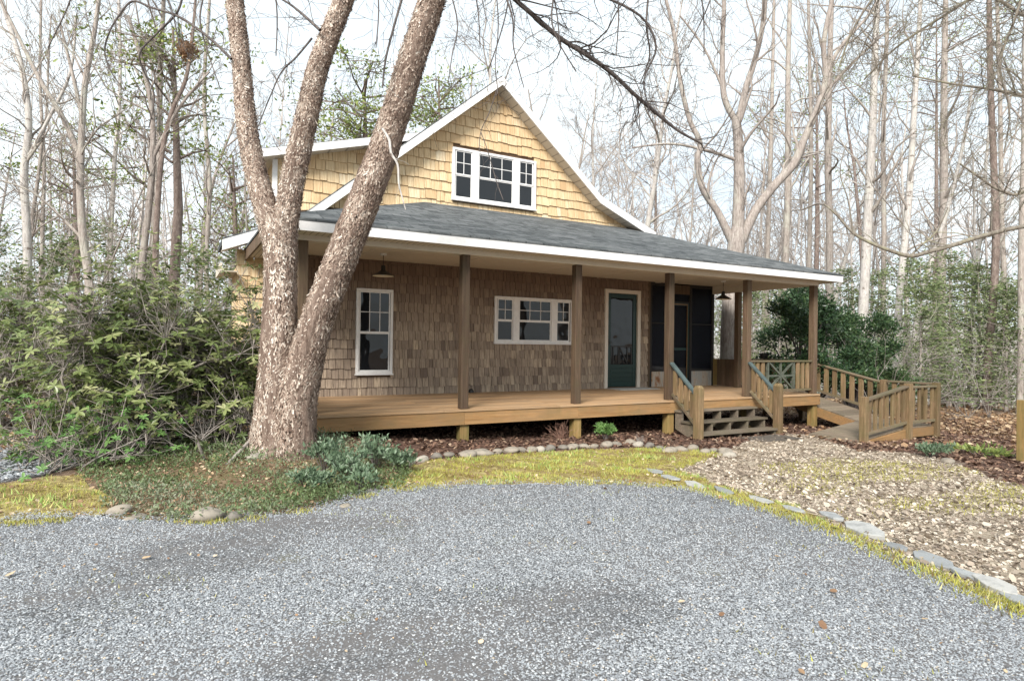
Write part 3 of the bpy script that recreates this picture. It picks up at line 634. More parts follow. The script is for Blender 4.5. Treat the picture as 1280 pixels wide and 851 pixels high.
# door
B = Buf(); x0, x1, z1 = 4.60, 5.61, 2.21; c = .085
B.box(x0, x0+c, W-.065, W+.05, .003, z1-c); B.box(x1-c, x1, W-.065, W+.05, .003, z1-c); B.box(x0, x1, W-.065, W+.05, z1-c, z1)
dc = mk('door_casing', B, M['casing'], house, bevel=.004)
B = Buf(); a, b, t = x0+c+.004, x1-c-.004, z1-c-.004; yf = W-.02; s = .10
B.box(a, a+s, yf, yf+.045, .03, t); B.box(b-s, b, yf, yf+.045, .03, t); B.box(a+s, b-s, yf, yf+.045, t-s, t)
B.box(a+s, b-s, yf, yf+.045, .46, .53); B.box(a+s, b-s, yf+.015, yf+.04, .03, .46)
for z in (.05, .15, .25, .35): B.box(a+s+.005, b-s-.005, yf+.002, yf+.014, z, z+.085)
dr = mk('door', B, M['green_door'], house, bevel=.003, label='dark green door with a tall glass pane')
B = Buf(); B.box(a+s, b-s, yf+.018, yf+.026, .53, t-s); mk('pane', B, M['glass'], dr)
B = Buf(); gx0, gx1 = a+s+.02, b-s-.02
for q in (0, .10, .36, .42, .78, .98): B.bar((gx0+(gx1-gx0)*q, yf+.010, .54), (gx0+(gx1-gx0)*q, yf+.010, .93), .028, .008, up=(0,1,0))
B.bar((gx0+(gx1-gx0)*.42, yf+.010, .90), (gx0+(gx1-gx0)*.78, yf+.010, .57), .035, .008, up=(0,1,0)); B.bar((gx0, yf+.008, .935), (gx1, yf+.008, .935), .03, .008, up=(0,1,0))
mk('pane_reflection', B, M['black'], dr)  # dark bars added on the pane, standing in for a reflection in the glass
B = Buf(); B.box(a+.03, a+.055, yf-.012, yf, .95, 1.10); B.bar((a+.043, yf-.03, 1.02), (a+.12, yf-.03, 1.02), .018, .018); mk('door_handle', B, M['black'], dr)
# screened room
def corrugated(B, xa, xb, y, z0, z1):
    n = int((xb-xa)/.017); xs = np.linspace(xa, xb, n+1); ys = y+.008*np.sin(xs*2*np.pi/.068)
    V = np.array([(x, yy, z) for z in (z0, z1) for x, yy in zip(xs, ys)]); B.add(V, [(i, i+1, n+2+i, n+1+i) for i in range(n)])
sw = thing  # placeholder alias kept unused
B = Buf(); YS = W+.02
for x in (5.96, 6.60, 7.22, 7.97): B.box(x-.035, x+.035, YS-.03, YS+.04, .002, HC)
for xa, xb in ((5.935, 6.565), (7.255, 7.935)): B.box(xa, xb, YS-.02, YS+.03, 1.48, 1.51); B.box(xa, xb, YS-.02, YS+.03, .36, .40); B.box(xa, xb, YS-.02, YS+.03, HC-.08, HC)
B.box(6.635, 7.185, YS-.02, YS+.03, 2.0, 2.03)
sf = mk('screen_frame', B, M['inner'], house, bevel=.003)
B = Buf(); B.box(6.64, 7.18, YS-.024, YS-.0205, 2.20, 2.42); mk('header_board', B, M['post'], sf)
B = Buf()
for xa, xb in ((5.995, 6.565), (7.255, 7.935)): B.box(xa, xb, YS+.008, YS+.010, .40, HC-.08)
B.box(6.635, 7.185, YS+.008, YS+.010, 2.03, HC)
mk('screen_mesh', B, M['screen'], sf)
for xa, xb in ((5.995, 6.565), (7.255, 7.935)):
    B = Buf(); corrugated(B, xa, xb, YS-.012, .003, .36); mk('tin_panel', B, M['tin'], sf, smooth=True, label='rusty corrugated tin panel below the screen')
B = Buf(); B.box(6.645, 6.70, YS-.01, YS+.02, .02, 1.99); B.box(7.115, 7.175, YS-.01, YS+.02, .02, 1.99); B.box(6.70, 7.115, YS-.01, YS+.02, 1.93, 1.99); B.box(6.70, 7.115, YS-.01, YS+.02, .02, .16); B.box(6.70, 7.115, YS-.01, YS+.02, .86, .92)
sd = mk('screen_door', B, M['green_door'], house)
B = Buf(); B.box(7.10, 7.114, YS-.03, YS-.011, .02, 1.97); B.box(6.70, 7.10, YS-.03, YS-.011, 1.95, 1.97); mk('door_trim', B, M['rim'], sd)
B = Buf(); B.box(6.70, 7.115, YS+.004, YS+.006, .16, 1.93); mk('screen_mesh', B, M['screen'], sd)
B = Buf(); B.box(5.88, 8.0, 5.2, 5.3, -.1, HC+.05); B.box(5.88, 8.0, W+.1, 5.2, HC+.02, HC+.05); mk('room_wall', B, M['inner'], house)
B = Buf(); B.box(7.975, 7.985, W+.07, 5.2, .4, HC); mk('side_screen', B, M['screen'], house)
# ceiling lamps hanging
def lamp(px, ptop, pshade, label, Y):
    p = on_y(px, pshade, Y); r = .19; t = thing('pendant_lamp', (p[0], Y, p[2]-.07), label, 'lamp', 'barn style porch lamps'); X, Z = p[0], p[2]
    B = Buf(); B.tube([(X, Y, Z+.08), (X, Y, HC-.02)], [.006, .006], 6); mk('cord', B, M['black'], t)
    B = Buf(); B.tube([(X, Y, HC-.03), (X, Y, HC-.001)], [.05, .055], 14, cap=True); mk('ceiling_rose', B, M['white'], t)
    prof = [(.035, .12), (.04, .04), (.075, .02), (.13, -.015), (r-.01, -.05), (r, -.055)]
    def lathe(prof, k=24):
        a = np.arange(k)*2*np.pi/k; V = [(X+rr*math.cos(q), Y+rr*math.sin(q), Z+zz) for rr, zz in prof for q in a]
        return V, [(i*k+j, i*k+(j+1) % k, (i+1)*k+(j+1) % k, (i+1)*k+j) for i in range(len(prof)-1) for j in range(k)]
    B = Buf(); B.add(*lathe(prof)); B.prism([(X+.035*math.cos(q), Y+.035*math.sin(q)) for q in np.arange(12)*2*np.pi/12], 'z', Z+.115, Z+.122); sh = mk('lamp_shade', B, M['black'], t, smooth=True)
    B = Buf(); B.add(*lathe([(.03, .0), (.07, .008), (.125, -.027), (r-.014, -.056)])); mk('shade_lining', B, M['lampin'], sh, smooth=True)
    B = Buf(); B.add(*lathe([(.001, .02), (.03, .01), (.035, -.02), (.02, -.045), (.001, -.05)], 12)); mk('bulb', B, M['white'], t, smooth=True)
lamp(479, 322, 341, 'black shaded pendant lamp hanging above the tall left window', 1.9)
lamp(904, 349, 371, 'black shaded pendant lamp hanging above the stairs near the screened room', 1.7)
# railings on the porch
def uprights(B, xs, y, z0, z1, w=.09, th=.035):
    for x in xs: B.box(x-w/2, x+w/2, y-th/2, y+th/2, z0, z1)
rl = Buf(); rl.box(6.068, 7.932, .03, .11, .665, .70); rl.box(6.068, 7.932, .045, .095, .075, .115)
rail = mk('porch_railing', rl, M['rail_x'], house, bevel=.004, label='low porch railing with a star panel between two posts')
for x in (6.16, 6.31, 6.46, 7.52, 7.67, 7.82):
    B = Buf(); uprights(B, [x], .07, .117, .663, .085); mk('baluster', B, M['rail_v'], rail, bevel=.003)
B = Buf()
for x in (6.60, 7.38): B.box(x-.02, x+.02, .045, .095, .117, .663)
cx, cz = 6.99, .39
for a, L in ((0, .37), (90, .272), (37, .44), (-37, .44)):
    c_, s_ = math.cos(rad(a)), math.sin(rad(a)); yo = {0: .07, 90: .073, 37: .067, -37: .064}[a]
    B.bar((cx-c_*L, yo, cz-s_*L), (cx+c_*L, yo, cz+s_*L), .035, .035, up=(0, 1, 0))
mk('star_panel', B, paint('worn_green_paint', (.10,.11,.085), .6, .7), rail)
B = Buf(); B.box(7.98, 8.02, 2.10, W-.03, .01, .66); hw = mk('half_wall', B, M['post'], house)
for i in range(5):
    B = Buf(); yy = 2.105+i*.132; B.box(7.965, 7.978, yy, yy+.126, .01, .66); mk('plank', B, M['stub' if i == 4 else 'post'], hw)
# ---------------------------------------------------------------- stairs
st = thing('porch_stairs', (5.0, -.35, -.66), 'weathered wooden steps with green topped handrails leading up to the porch', 'stairs')
TR = [(-.17, -.04, -.19), (-.34, -.30, -.435), (-.51, -.55, -.70)]
for (z, ya, yb) in ((-.17, -.045, -.22), (-.345, -.20, -.455), (-.515, -.44, -.70)):
    B = Buf(); h = (ya-yb)/2
    B.box(4.03, 5.97, yb, yb+h-.004, z-.036, z); B.box(4.03, 5.97, yb+h+.004, ya, z-.036, z); mk('tread', B, M['tread'], st, bevel=.004)
for x in (4.08, 4.55, 5.0, 5.45, 5.90):
    B = Buf(); g = float(gz(x, -.6))-.05
    B.prism([(-.042,-.206),(-.205,-.206),(-.205,-.381),(-.435,-.381),(-.435,-.551),(-.67,-.551),(-.67,g),(-.50,g),(-.042,-.50)], 'x', x-.02, x+.02); mk('stringer', B, M['tread'], st)
for x in (4.0, 6.0):
    B = Buf(); g = float(gz(x, -.65))-.1; w = .062; B.box(x-w, x+w, -.65-w, -.65+w, g, .25)
    V = [(x-w,-.65-w,.25),(x+w,-.65-w,.25),(x+w,-.65+w,.25),(x-w,-.65+w,.25),(x-w*.6,-.65-w*.6,.30),(x+w*.6,-.65-w*.6,.30),(x+w*.6,-.65+w*.6,.30),(x-w*.6,-.65+w*.6,.30)]; B.add(V, BOXF)
    mk('newel_post', B, M['rail_v'], st, bevel=.004)
    B = Buf(); B.bar((x, .0, .66), (x, -.592, .15), .085, .035); mk('handrail', B, M['green_rail'], st, bevel=.004)
    B = Buf(); B.bar((x, -.042, .115), (x, -.588, -.36), .06, .05); mk('bottom_rail', B, M['rail_y'], st, bevel=.003)
    for i in range(4):
        yy = -.10-i*.135; top_ = .66-.022+yy*.8615; bot = .115+.045+(yy+.042)*.87; B = Buf(); B.box(x-.018, x+.018, yy-.042, yy+.042, bot-.02, top_-.03); mk('baluster', B, M['rail_v'], st, bevel=.003)
# ---------------------------------------------------------------- ramp
rp = thing('access_ramp', (8.0, -1.0, -.74), 'switchback wooden access ramp with slatted railings at the right end of the porch', 'ramp')
uz = lambda y: -.055-.22*(1.0-y) if y < 1.0 else -.02
B = Buf(); y = 1.0
while y > -.84: B.bar((8.12, y-.068, uz(y-.068)-.018), (9.06, y-.068, uz(y-.068)-.018), .134, .03, up=(0, -.22, 1)); y -= .14
y = 1.0
while y < 2.0: B.box(8.12, 9.06, y, y+.134, -.045, -.012); y += .14
mk('upper_deck', B, M['ramp'], rp)
B = Buf()
for x in (8.125, 9.045): B.bar((x, 1.0, uz(1.0)-.13), (x, -.86, uz(-.86)-.13), .04, .18)
B.box(8.11, 8.145, 1.0, 2.1, -.22, -.047); B.box(8.11, 9.09, 2.1, 2.14, -.22, -.047); mk('ramp_joist', B, M['rim'], rp)
LZ = -.47
B = Buf(); x = 8.0
while x < 8.95: B.box(x, min(x+.134, 9.0), -1.80, -.84, LZ-.03, LZ); x += .14
mk('landing', B, M['ramp'], rp)
B = Buf(); lz = lambda x: LZ-(8.0-x)*.112; x = 8.0
while x > 6.42: B.bar((x-.068, -1.80, lz(x-.068)-.016), (x-.068, -.86, lz(x-.068)-.016), .134, .03, up=(-.112, 0, 1)); x -= .14
mk('lower_deck', B, M['ramp'], rp)
B = Buf(); B.prism([(6.42, float(gz(6.5,-1.8))-.03), (8.0, -.69), (8.0, LZ-.035), (6.42, lz(6.42)-.035)], 'y', -1.84, -1.802); mk('skirt_board', B, M['rim'], rp, bevel=.003); B = Buf(); B.prism([(6.42, float(gz(6.5,-.9))-.03), (8.0, -.69), (8.0, LZ-.035), (6.42, lz(6.42)-.035)], 'y', -.858, -.82)
mk('skirt_board', B, M['rim'], rp, bevel=.003); B = Buf(); B.box(8.001, 9.0, -1.84, -1.802, -.66, LZ-.032); B.box(9.002, 9.04, -1.84, -.84, -.66, LZ-.032)
mk('skirt_board', B, M['rim'], rp, bevel=.003)
for x, y, zt in ((6.66,-1.87,.13), (8.0,-1.87,.33), (8.93,-1.87,.33), (8.98,-.86,.33), (9.12,.1,-.34), (9.12,1.1,-.14), (9.12,2.1,.70), (8.16,-.9,.0)):
    if zt == .0: zt = LZ-.035
    B = Buf(); g = float(gz(x, y)); w = .055; B.box(x-w, x+w, y-w+.02, y+w+.02, g-.1, zt); mk('ramp_post', B, M['rail_v'], rp, bevel=.005)
B = Buf(); B.bar((6.72, -1.84, .07), (7.945, -1.84, .275), .11, .035); B.box(8.056, 8.875, -1.895, -1.785, .245, .28); mk('top_rail', B, M['rail_x'], rp, bevel=.004)
B = Buf(); B.bar((6.72, -1.84, lz(6.72)+.10), (7.945, -1.84, lz(7.945)+.10), .05, .05); B.box(8.056, 8.875, -1.865, -1.815, -.40, -.35); mk('bottom_rail', B, M['rail_x'], rp)
for x in list(np.linspace(6.83, 7.86, 7))+list(np.linspace(8.16, 8.80, 4)):
    zb = lz(x)+.12 if x < 8 else -.35; zt = (.07+(x-6.72)*.1673-.02) if x < 8 else .243; B = Buf(); uprights(B, [x], -1.84, zb-.03, zt, .075); mk('baluster', B, M['rail_v'], rp, bevel=.003)
ur = lambda y: .635-.215*(1.0-y) if y < 1.0 else .66
B = Buf(); B.bar((9.12, 1.05, ur(1.05)), (9.12, -.85, ur(-.85)), .10, .035); B.box(9.07, 9.17, 1.16, 2.04, .645, .68); B.box(8.07, 9.06, 2.05, 2.15, .645, .68); B.box(8.93, 9.03, -1.80, -.93, .285, .32); mk('top_rail', B, M['rail_y'], rp, bevel=.004)
B = Buf(); B.bar((9.12, 1.05, uz(1.0)+.09), (9.12, -.85, uz(-.85)+.09), .05, .05); B.box(9.10, 9.14, 1.16, 2.04, .08, .12); B.box(8.07, 9.06, 2.08, 2.12, .08, .12); mk('bottom_rail', B, M['rail_y'], rp)
for y in np.linspace(-.68, .92, 9): B = Buf(); B.box(9.10, 9.138, y-.047, y+.047, uz(y)+.08, ur(y)-.02); mk('baluster', B, M['rail_v'], rp)
for y in (1.3, 1.5, 1.7, 1.9): B = Buf(); B.box(9.10, 9.138, y-.04, y+.04, .12, .645); mk('baluster', B, M['rail_v'], rp)
for x in np.linspace(8.2, 8.95, 5): B = Buf(); B.box(x-.04, x+.04, 2.082, 2.118, .12, .645); mk('baluster', B, M['rail_v'], rp)
for y in (-1.6, -1.4, -1.2, -1.05): B = Buf(); B.box(8.96, 8.998, y-.04, y+.04, -.40, .285); mk('baluster', B, M['rail_v'], rp)
# ---------------------------------------------------------------- small things
B = Buf(); B.box(4.62, 5.72, W-.62, W-.08, .002, .014); mk('door_mat', B, M['mat_grey'], label='pale grey door mat on the porch in front of the green door', cat='door mat', bevel=.004)
a = gpt(930, 552); B = Buf(); B.box(-.5, .42, -.26, .26, 0, .016); o = mk('ground_mat', B, M['mat_brown'], label='dark flat mat on the ground at the foot of the stairs', cat='door mat', bevel=.004, loc=np.zeros(3)); o.location = (5.35, -1.06, float(gz(5.35, -1.06))+.022)
def lump(V0, seed, amp=.18):
    r = np.random.default_rng(seed); bm = []
    return V0
def stone_mesh(name, seed, flat=.55, amp=.16):
    import bmesh
    bm = bmesh.new(); bmesh.ops.create_icosphere(bm, subdivisions=3, radius=1); r = np.random.default_rng(seed); k = r.normal(size=(5, 3))*1.3; ph = r.random(5)*6
    for v in bm.verts:
        p = np.array(v.co); d = 1+amp*sum(math.sin(k[i]@p+ph[i]) for i in range(5))/2.2; v.co = Vector(p*d*[1, .75, flat])
    for f in bm.faces: f.smooth = True
    me = bpy.data.meshes.new(name); bm.to_mesh(me); bm.free()
    at = me.attributes.new('tint', 'FLOAT', 'POINT'); at.data.foreach_set('value', np.full(len(me.vertices), r.random(), np.float32))
    me.materials.append(M['stone']); return me
SM = [stone_mesh('border_stone', 20+i, .5+.06*(i % 4), amp=.26) for i in range(9)]
def stone(x, y, sx, label, group, k, fl=1, rot=0, name='border_stone', sink=.3):
    o = bpy.data.objects.new(name, SM[k % 9]); COL.objects.link(o); o.location = (x, y, float(gz(x, y))+sx*.55*fl*(1-sink)); o.scale = (sx, sx, sx*fl); o.rotation_euler = (0, 0, rot)
    return props(o, label, 'stone', group)
rowpx = [(508,582,7),(527,577,7),(547,573,7),(560,571,6),(586,570,10),(604,569,13),(622,567,6),(637,566,9),(652,565,6),(663,565,6),(674,564,6),(688,563,7),(703,562,6),(716,561,7),(731,560,7),(743,560,5),(757,559,7),(771,558,6),(786,556,6),(797,558,6),(812,559,6),(824,562,5),(838,566,8),(852,564,8),(866,563,7),(880,567,6),(893,566,6),(905,568,9),(911,572,7)]
spec = {4: 'flat brown border stone just right of the porch post, second of the long ones', 5: 'longest flat tan border stone at the left of the mulch bed', 7: 'broad tan border stone below the first inner porch post', 22: 'pale rounded border stone jutting out near the stairs', 27: 'large grey stone ending the border row by the path', 28: 'small pale stone leaning against the grey end stone of the border', 18: 'round upright border stone set just right of the small green shrub', 0: 'leftmost rounded border stone beside the blue green shrub'}
for i, (x, y, w) in enumerate(rowpx):
    p = gpt(x, y); dep = (p-CAM)@_f; s = w/F*dep*1.05
    stone(p[0], p[1], s*1.12, spec.get(i, 'small rounded river stone in the row edging the mulch bed'), 'rounded stones edging the mulch bed', i*5+2, .9 if w < 9 else .7, -.1+random.uniform(-.3, .3))
for (x, y, w, lb, k) in [(260,648,22,'large tan boulder at the edge of the gravel below the birch',0), (293,648,12,'smaller yellowish stone right of the tan boulder',3), (150,640,13,'flat pale stone left of the tan boulder by the gravel',4), (175,645,9,'half buried reddish stone between the flat stone and the boulder',6), (160,650,8,'low grey stone sunk in moss under the flat pale stone',2), (318,574,10,'mossy brown rock against the left foot of the birch',7), (430,633,8,'small stone at the bed edge right of the birch',1), (1185,577,10,'narrow flat stone near the small shrub by the ramp',5)]:
    p = gpt(x, y+3); dep = (p-CAM)@_f; stone(p[0], p[1], w/F*dep*.98, lb, None, k, .95 if w > 10 else .7, random.random()*.8, 'rock', sink=.15)
# flagstones
FS = [(818,592,26,5),(838,600,28,5),(868,609,32,5),(905,617,30,5),(950,628,36,6),(992,640,30,5),(1040,650,30,9),(1081,669,46,13),(1120,688,30,8),(1165,706,44,9),(1209,725,32,12),(1243,740,44,14),(1274,757,36,12)]
fl_lab = ['small pale flagstone at the far end of the path edging, beside the moss lawn', None, None, None, 'broad flat flagstone midway along the moss side of the path', None, 'thick raised grey flagstone with a square corner, set above the moss', 'largest pointed grey flagstone, tilted up between gravel and leaves', 'thin flagstone just below the largest pointed one', 'long flagstone half covered with leaves in the path edging', 'squarish thick flagstone tilted over the gravel near the right side', 'broad pale flagstone with grass at its upper corner', 'thick flagstone cut off by the right edge of the view']
for i, (x, y, w, h) in enumerate(FS):
    p = gpt(x, y); dep = (p-CAM)@_f; L = w/F*dep*.72; d = np.array(E0[min(len(E0)-1, 13)])-np.array(E0[12]); ang = math.atan2(*(gpt(x+20, y+9)-p)[1::-1]); th_ = .018+.010*(h > 8)+.012*(h > 12)
    r = np.random.default_rng(50+i); n = 7; a_ = np.sort(np.arange(n)*2*np.pi/n+r.uniform(-.3, .3, n)); Ws = .55*L if h > 8 else .45*L
    pts = [(L*math.cos(q)*r.uniform(.85, 1.08), Ws*math.sin(q)*r.uniform(.8, 1.1)) for q in a_]
    B = Buf(); B.prism(pts, 'z', 0, th_, r.random()); o = mk('flagstone', B, M['flag'], bevel=.006, label=fl_lab[i] or 'small flat flagstone half sunk along the curved edge of the path', cat='flagstone', group='flagstones edging the leafy path', loc=np.zeros(3))
    o.location = (p[0], p[1], p[2]+.022); o.rotation_euler = (r.uniform(-.05, .1), r.uniform(-.05, .05), ang)
# little dark object at the foot of the wall
B = Buf(); p = on_y(589, 489, W-.09); B.tube([(p[0], p[1], .004), (p[0], p[1], .03), (p[0]+.01, p[1], .06), (p[0]+.02, p[1], .075)], [.05, .055, .04, .01], 10, cap=True); mk('door_stop', B, M['black'], smooth=True, label='small black lump sitting on the porch floor against the wall', cat='ornament')
# pot on far ramp rail
p = on_y(955, 441, 2.1); B = Buf(); prof = [(.07, .681), (.10, .74), (.11, .80), (.12, .81)]; B.tube([(p[0], 2.1, z) for _, z in prof], [r for r, _ in prof], 16, cap=True); mk('flower_pot', B, M['black'], smooth=False, label='dark round pot on the far ramp rail behind the star panel', cat='pot')
# post with box at right edge
p = gpt(1279, 578); t = thing('utility_post', p, 'wooden post with blue grey metal box at the right edge', 'post')
d_ = (p-CAM)@_f; w = 9/F*d_; B = Buf(); B.box(p[0]-w*.6, p[0]+w*.6, p[1]-w*.6, p[1]+w*.6, p[2]-.2, p[2]+78/F*d_); mk('wooden_post', B, M['stub'], t, bevel=.005)
B = Buf(); c0 = p+np.array([-.035, -.16, 0]); B.box(c0[0]-w*.75, c0[0]+w*1.3, c0[1]-.09, c0[1]+w*.4, p[2]+34/F*d_, p[2]+70/F*d_); mk('meter_box', B, paint('blue_grey_metal', (.19,.25,.28), .5, .1), t, bevel=.006)
# ================================================================ TREES
UP = np.array([0, 0, 1.])
def branch(B, p, d, L, r, lev, rg, wob=.22, up=.08, spread=(28, 58), nchild=(5, 5, 4, 3), seg=6, rmin=.004, k=None, tmin=.2, rend=.25):
    n = seg; P = [np.array(p, float)]; D = np.array(d, float); D /= np.linalg.norm(D)
    for i in range(n):
        D = D+rg.normal(size=3)*wob+UP*up; D /= np.linalg.norm(D); P.append(P[-1]+D*L/n)
    P = np.array(P); rr = np.maximum(r*(1-(1-rend)*np.linspace(0, 1, n+1)), rmin*.7)
    B.tube(P, rr, k or (7 if r > .08 else 5 if r > .03 else 3), rg.random())
    if lev <= 0: return
    kids(B, P, rr, L, lev, rg, wob, up, spread, nchild, rmin, tmin)
def kids(B, P, rr, L, lev, rg, wob=.22, up=.08, spread=(28, 58), nchild=(5, 5, 4, 3), rmin=.004, tmin=.2, ratio=(.38, .62)):
    nc = nchild[lev-1] if lev-1 < len(nchild) else nchild[-1]; nc = int(nc)
    for c in range(nc):
        t = tmin+(1-tmin)*(c+rg.random())/nc; x = t*(len(P)-1); i = min(int(x), len(P)-2); q = P[i]+(P[i+1]-P[i])*(x-i)
        dd = P[i+1]-P[i]; dd = dd/np.linalg.norm(dd); a = rad(rg.uniform(*spread)); v = rg.normal(size=3); v -= dd*(v@dd); v /= np.linalg.norm(v)
        nd = dd*math.cos(a)+v*math.sin(a); r2 = rr[i]*rg.uniform(.38, .62); l2 = L*rg.uniform(*ratio)*(1-.45*t)
        if r2 < rmin: r2 = rmin
        branch(B, q, nd, l2, r2, lev-1, rg, wob, up, spread, nchild, max(4, 6-(2 if lev < 2 else 0)), rmin, None, .15)
def smooth_path(pts, rr, m=6):                           # Catmull-Rom through the points
    P = np.array(pts, float); n = len(P); out = []; ro = []
    for i in range(n-1):
        p0 = P[max(i-1, 0)]; p1 = P[i]; p2 = P[i+1]; p3 = P[min(i+2, n-1)]
        for t in np.arange(m)/m:
            out.append(.5*((2*p1)+(p2-p0)*t+(2*p0-5*p1+4*p2-p3)*t*t+(3*p1-p0-3*p2+p3)*t**3)); ro.append(rr[i]+(rr[i+1]-rr[i])*t)
    out.append(P[-1]); ro.append(rr[-1]); return np.array(out), np.array(ro)
# ---- forest prototypes
def bare_tree(name, seed, h, r, fork=False, low=.35, lev=3, mat_='bark_grey', nlimb=13, lean=.03, rmin=.007):
    rg = np.random.default_rng(seed); B = Buf(); T = Buf(); n = 12; P = [np.zeros(3)-[0, 0, .4]]; D = np.array([rg.normal()*lean, rg.normal()*lean, 1.]); 
    for i in range(n):
        D = D+rg.normal(size=3)*[.045, .045, .02]; D /= np.linalg.norm(D); P.append(P[-1]+D*h/n)
    P = np.array(P); rr = r*(1-.82*np.linspace(0, 1, n+1)**1.1); rr[0] *= 1.25; Ps, rs = smooth_path(P, rr, 2); B.tube(Ps, rs, 9, .5)
    for c in range(nlimb):
        t = low+(1-low)*(c+rg.random()*.8)/nlimb; x = min(t, .985)*(len(Ps)-1); i = min(int(x), len(Ps)-2); q = Ps[i]+(Ps[i+1]-Ps[i])*(x-i)
        a = rg.random()*6.283; e = rad(rg.uniform(25, 62)); d = np.array([math.cos(a)*math.cos(e), math.sin(a)*math.cos(e), math.sin(e)])
        branch(T, q, d, h*rg.uniform(.18, .34)*(1.15-.6*t), rs[i]*rg.uniform(.35, .6), lev, rg, .17, .07, (22, 50), (3, 5, 6), 7, rmin)
    return B, T
def place_tree(proto, p, rot, sc, label, group, name='bare_tree'):
    r = bpy.data.objects.new(name, None); COL.objects.link(r); r.location = Vector(p); r.rotation_euler = (0, 0, rot); r.scale = (sc, sc, sc); props(r, label, 'tree', group)
    for nm, me in proto:
        o = bpy.data.objects.new(nm, me); COL.objects.link(o); o.parent = r
    return r
def proto(seed, h, r, m, tm, **k):
    B, T = bare_tree('t', seed, h, r, **k); a = B.mesh('trunk', True); a.materials.append(M[m]); b = T.mesh('crown', True); b.materials.append(M[tm]); return [('trunk', a), ('crown', b)]
PR = [proto(101, 17, .17, 'bark_grey', 'twig_lt'), proto(102, 19, .21, 'bark_pale', 'bark_grey', low=.42), proto(103, 14, .11, 'bark_pink', 'twig_lt', low=.3, lean=.06), proto(104, 20, .20, 'bark_pink', 'bark_pink', low=.4),
      proto(105, 12, .075, 'bark_grey', 'twig_lt', low=.2, nlimb=11, lean=.08), proto(106, 18, .15, 'bark_pale', 'twig_lt', low=.35), proto(107, 20, .19, 'bark_pine', 'twig', low=.55, nlimb=10), proto(108, 8, .04, 'twig_lt', 'twig_lt', low=.15, nlimb=9, lean=.12)]
def inhouse(x, y): return -4.2 < x < 10.2 and -3 < y < 8.8
# ---- individually shaped trees (pixel polylines with a distance, real thickness)
WS = .67
def px_tree(name, D, limbs, tm, cm, label, base=None, lev=2, nk=6, seed=1, rmin=.006, spread=(25, 55), kidL=.22, group=None, up=.07, k=10, tmin=.15, Dv=0):
    """limbs: list of (list of (x,y,widthpx), nkids, material slot)"""
    rg = np.random.default_rng(seed); B = Buf(); T = Buf(); first = None
    for li, (pts, nk_) in enumerate(limbs):
        P = []; rr = []
        for j, q in enumerate(pts):
            dd = D+(q[3] if len(q) > 3 else Dv*li*(j/len(pts))); P.append(at_depth(q[0], q[1], dd)); rr.append(WS*q[2]/F*dd/2)
        if li == 0 and base is not False:
            p0 = P[0].copy(); g = float(gz(p0[0], p0[1])); 
            if p0[2] > g: P.insert(0, np.array([p0[0]+rg.normal()*.05, p0[1], g-.15])); rr.insert(0, rr[0]*1.2)
            first = np.array([P[0][0], P[0][1], g])
        Ps, rs = smooth_path(P, rr, 5); (B if rr[0] > .035 else T).tube(Ps, rs, k if rr[0] > .03 else 6, .5)
        L = np.linalg.norm(np.diff(Ps, axis=0), axis=1).sum()
        for c in range(nk_):
            t = tmin+(1-tmin)*(c+rg.random())/nk_ if li else .45+.55*(c+rg.random())/nk_; x = t*(len(Ps)-1); i = min(int(x), len(Ps)-2); q = Ps[i]
            dd = Ps[i+1]-Ps[i]; dd /= np.linalg.norm(dd); a = rad(rg.uniform(*spread)); v = rg.normal(size=3); v -= dd*(v@dd); v /= np.linalg.norm(v)
            branch(T, q, dd*math.cos(a)+v*math.sin(a), rg.uniform(.7, 1.4)*kidL*D*.45, max(rs[i]*rg.uniform(.25, .5), rmin), lev, rg, .2, up, spread, (3, 4, 4), 6, rmin)
    if first is None: first = P[0]
    r = thing(name, first, label, 'tree', group); mk('trunk', B, M[tm], r, smooth=True)
    if T.n: mk('crown', T, M[cm], r, smooth=True)
    return r
px_tree('bare_tree', 16, [([(910,460,30),(911,400,28),(916,340,30),(921,300,32),(922,284,22)],0),
    ([(915,302,16),(897,265,13),(878,235,12),(872,200,11),(875,178,10),(862,150,9),(850,100,8),(842,40,7),(825,-30,5)],12),
    ([(922,298,24),(924,230,20),(923,180,18),(920,150,16)],3), ([(920,152,12),(905,120,11),(903,60,9),(905,0,8),(900,-50,6)],12), ([(923,152,13),(932,112,12),(945,70,10),(955,20,9),(957,-40,7)],12),
    ([(926,302,20),(945,262,17),(968,232,16),(992,205,15),(1006,172,13),(1024,130,12),(1032,95,10),(1030,50,9),(1045,-20,7)],12), ([(1030,100,8),(1050,60,7),(1085,20,5),(1110,-20,4)],7), ([(905,115,5),(880,60,4),(850,20,3)],6), ([(920,200,7),(890,190,6),(840,180,4),(790,185,3)],6), ([(1005,175,7),(1030,120,6),(1075,70,5),(1120,30,3)],7)],
    'bark_pink', 'bark_pink', 'big bare tree forking into three limbs above the right end of the porch roof', lev=2, seed=11)
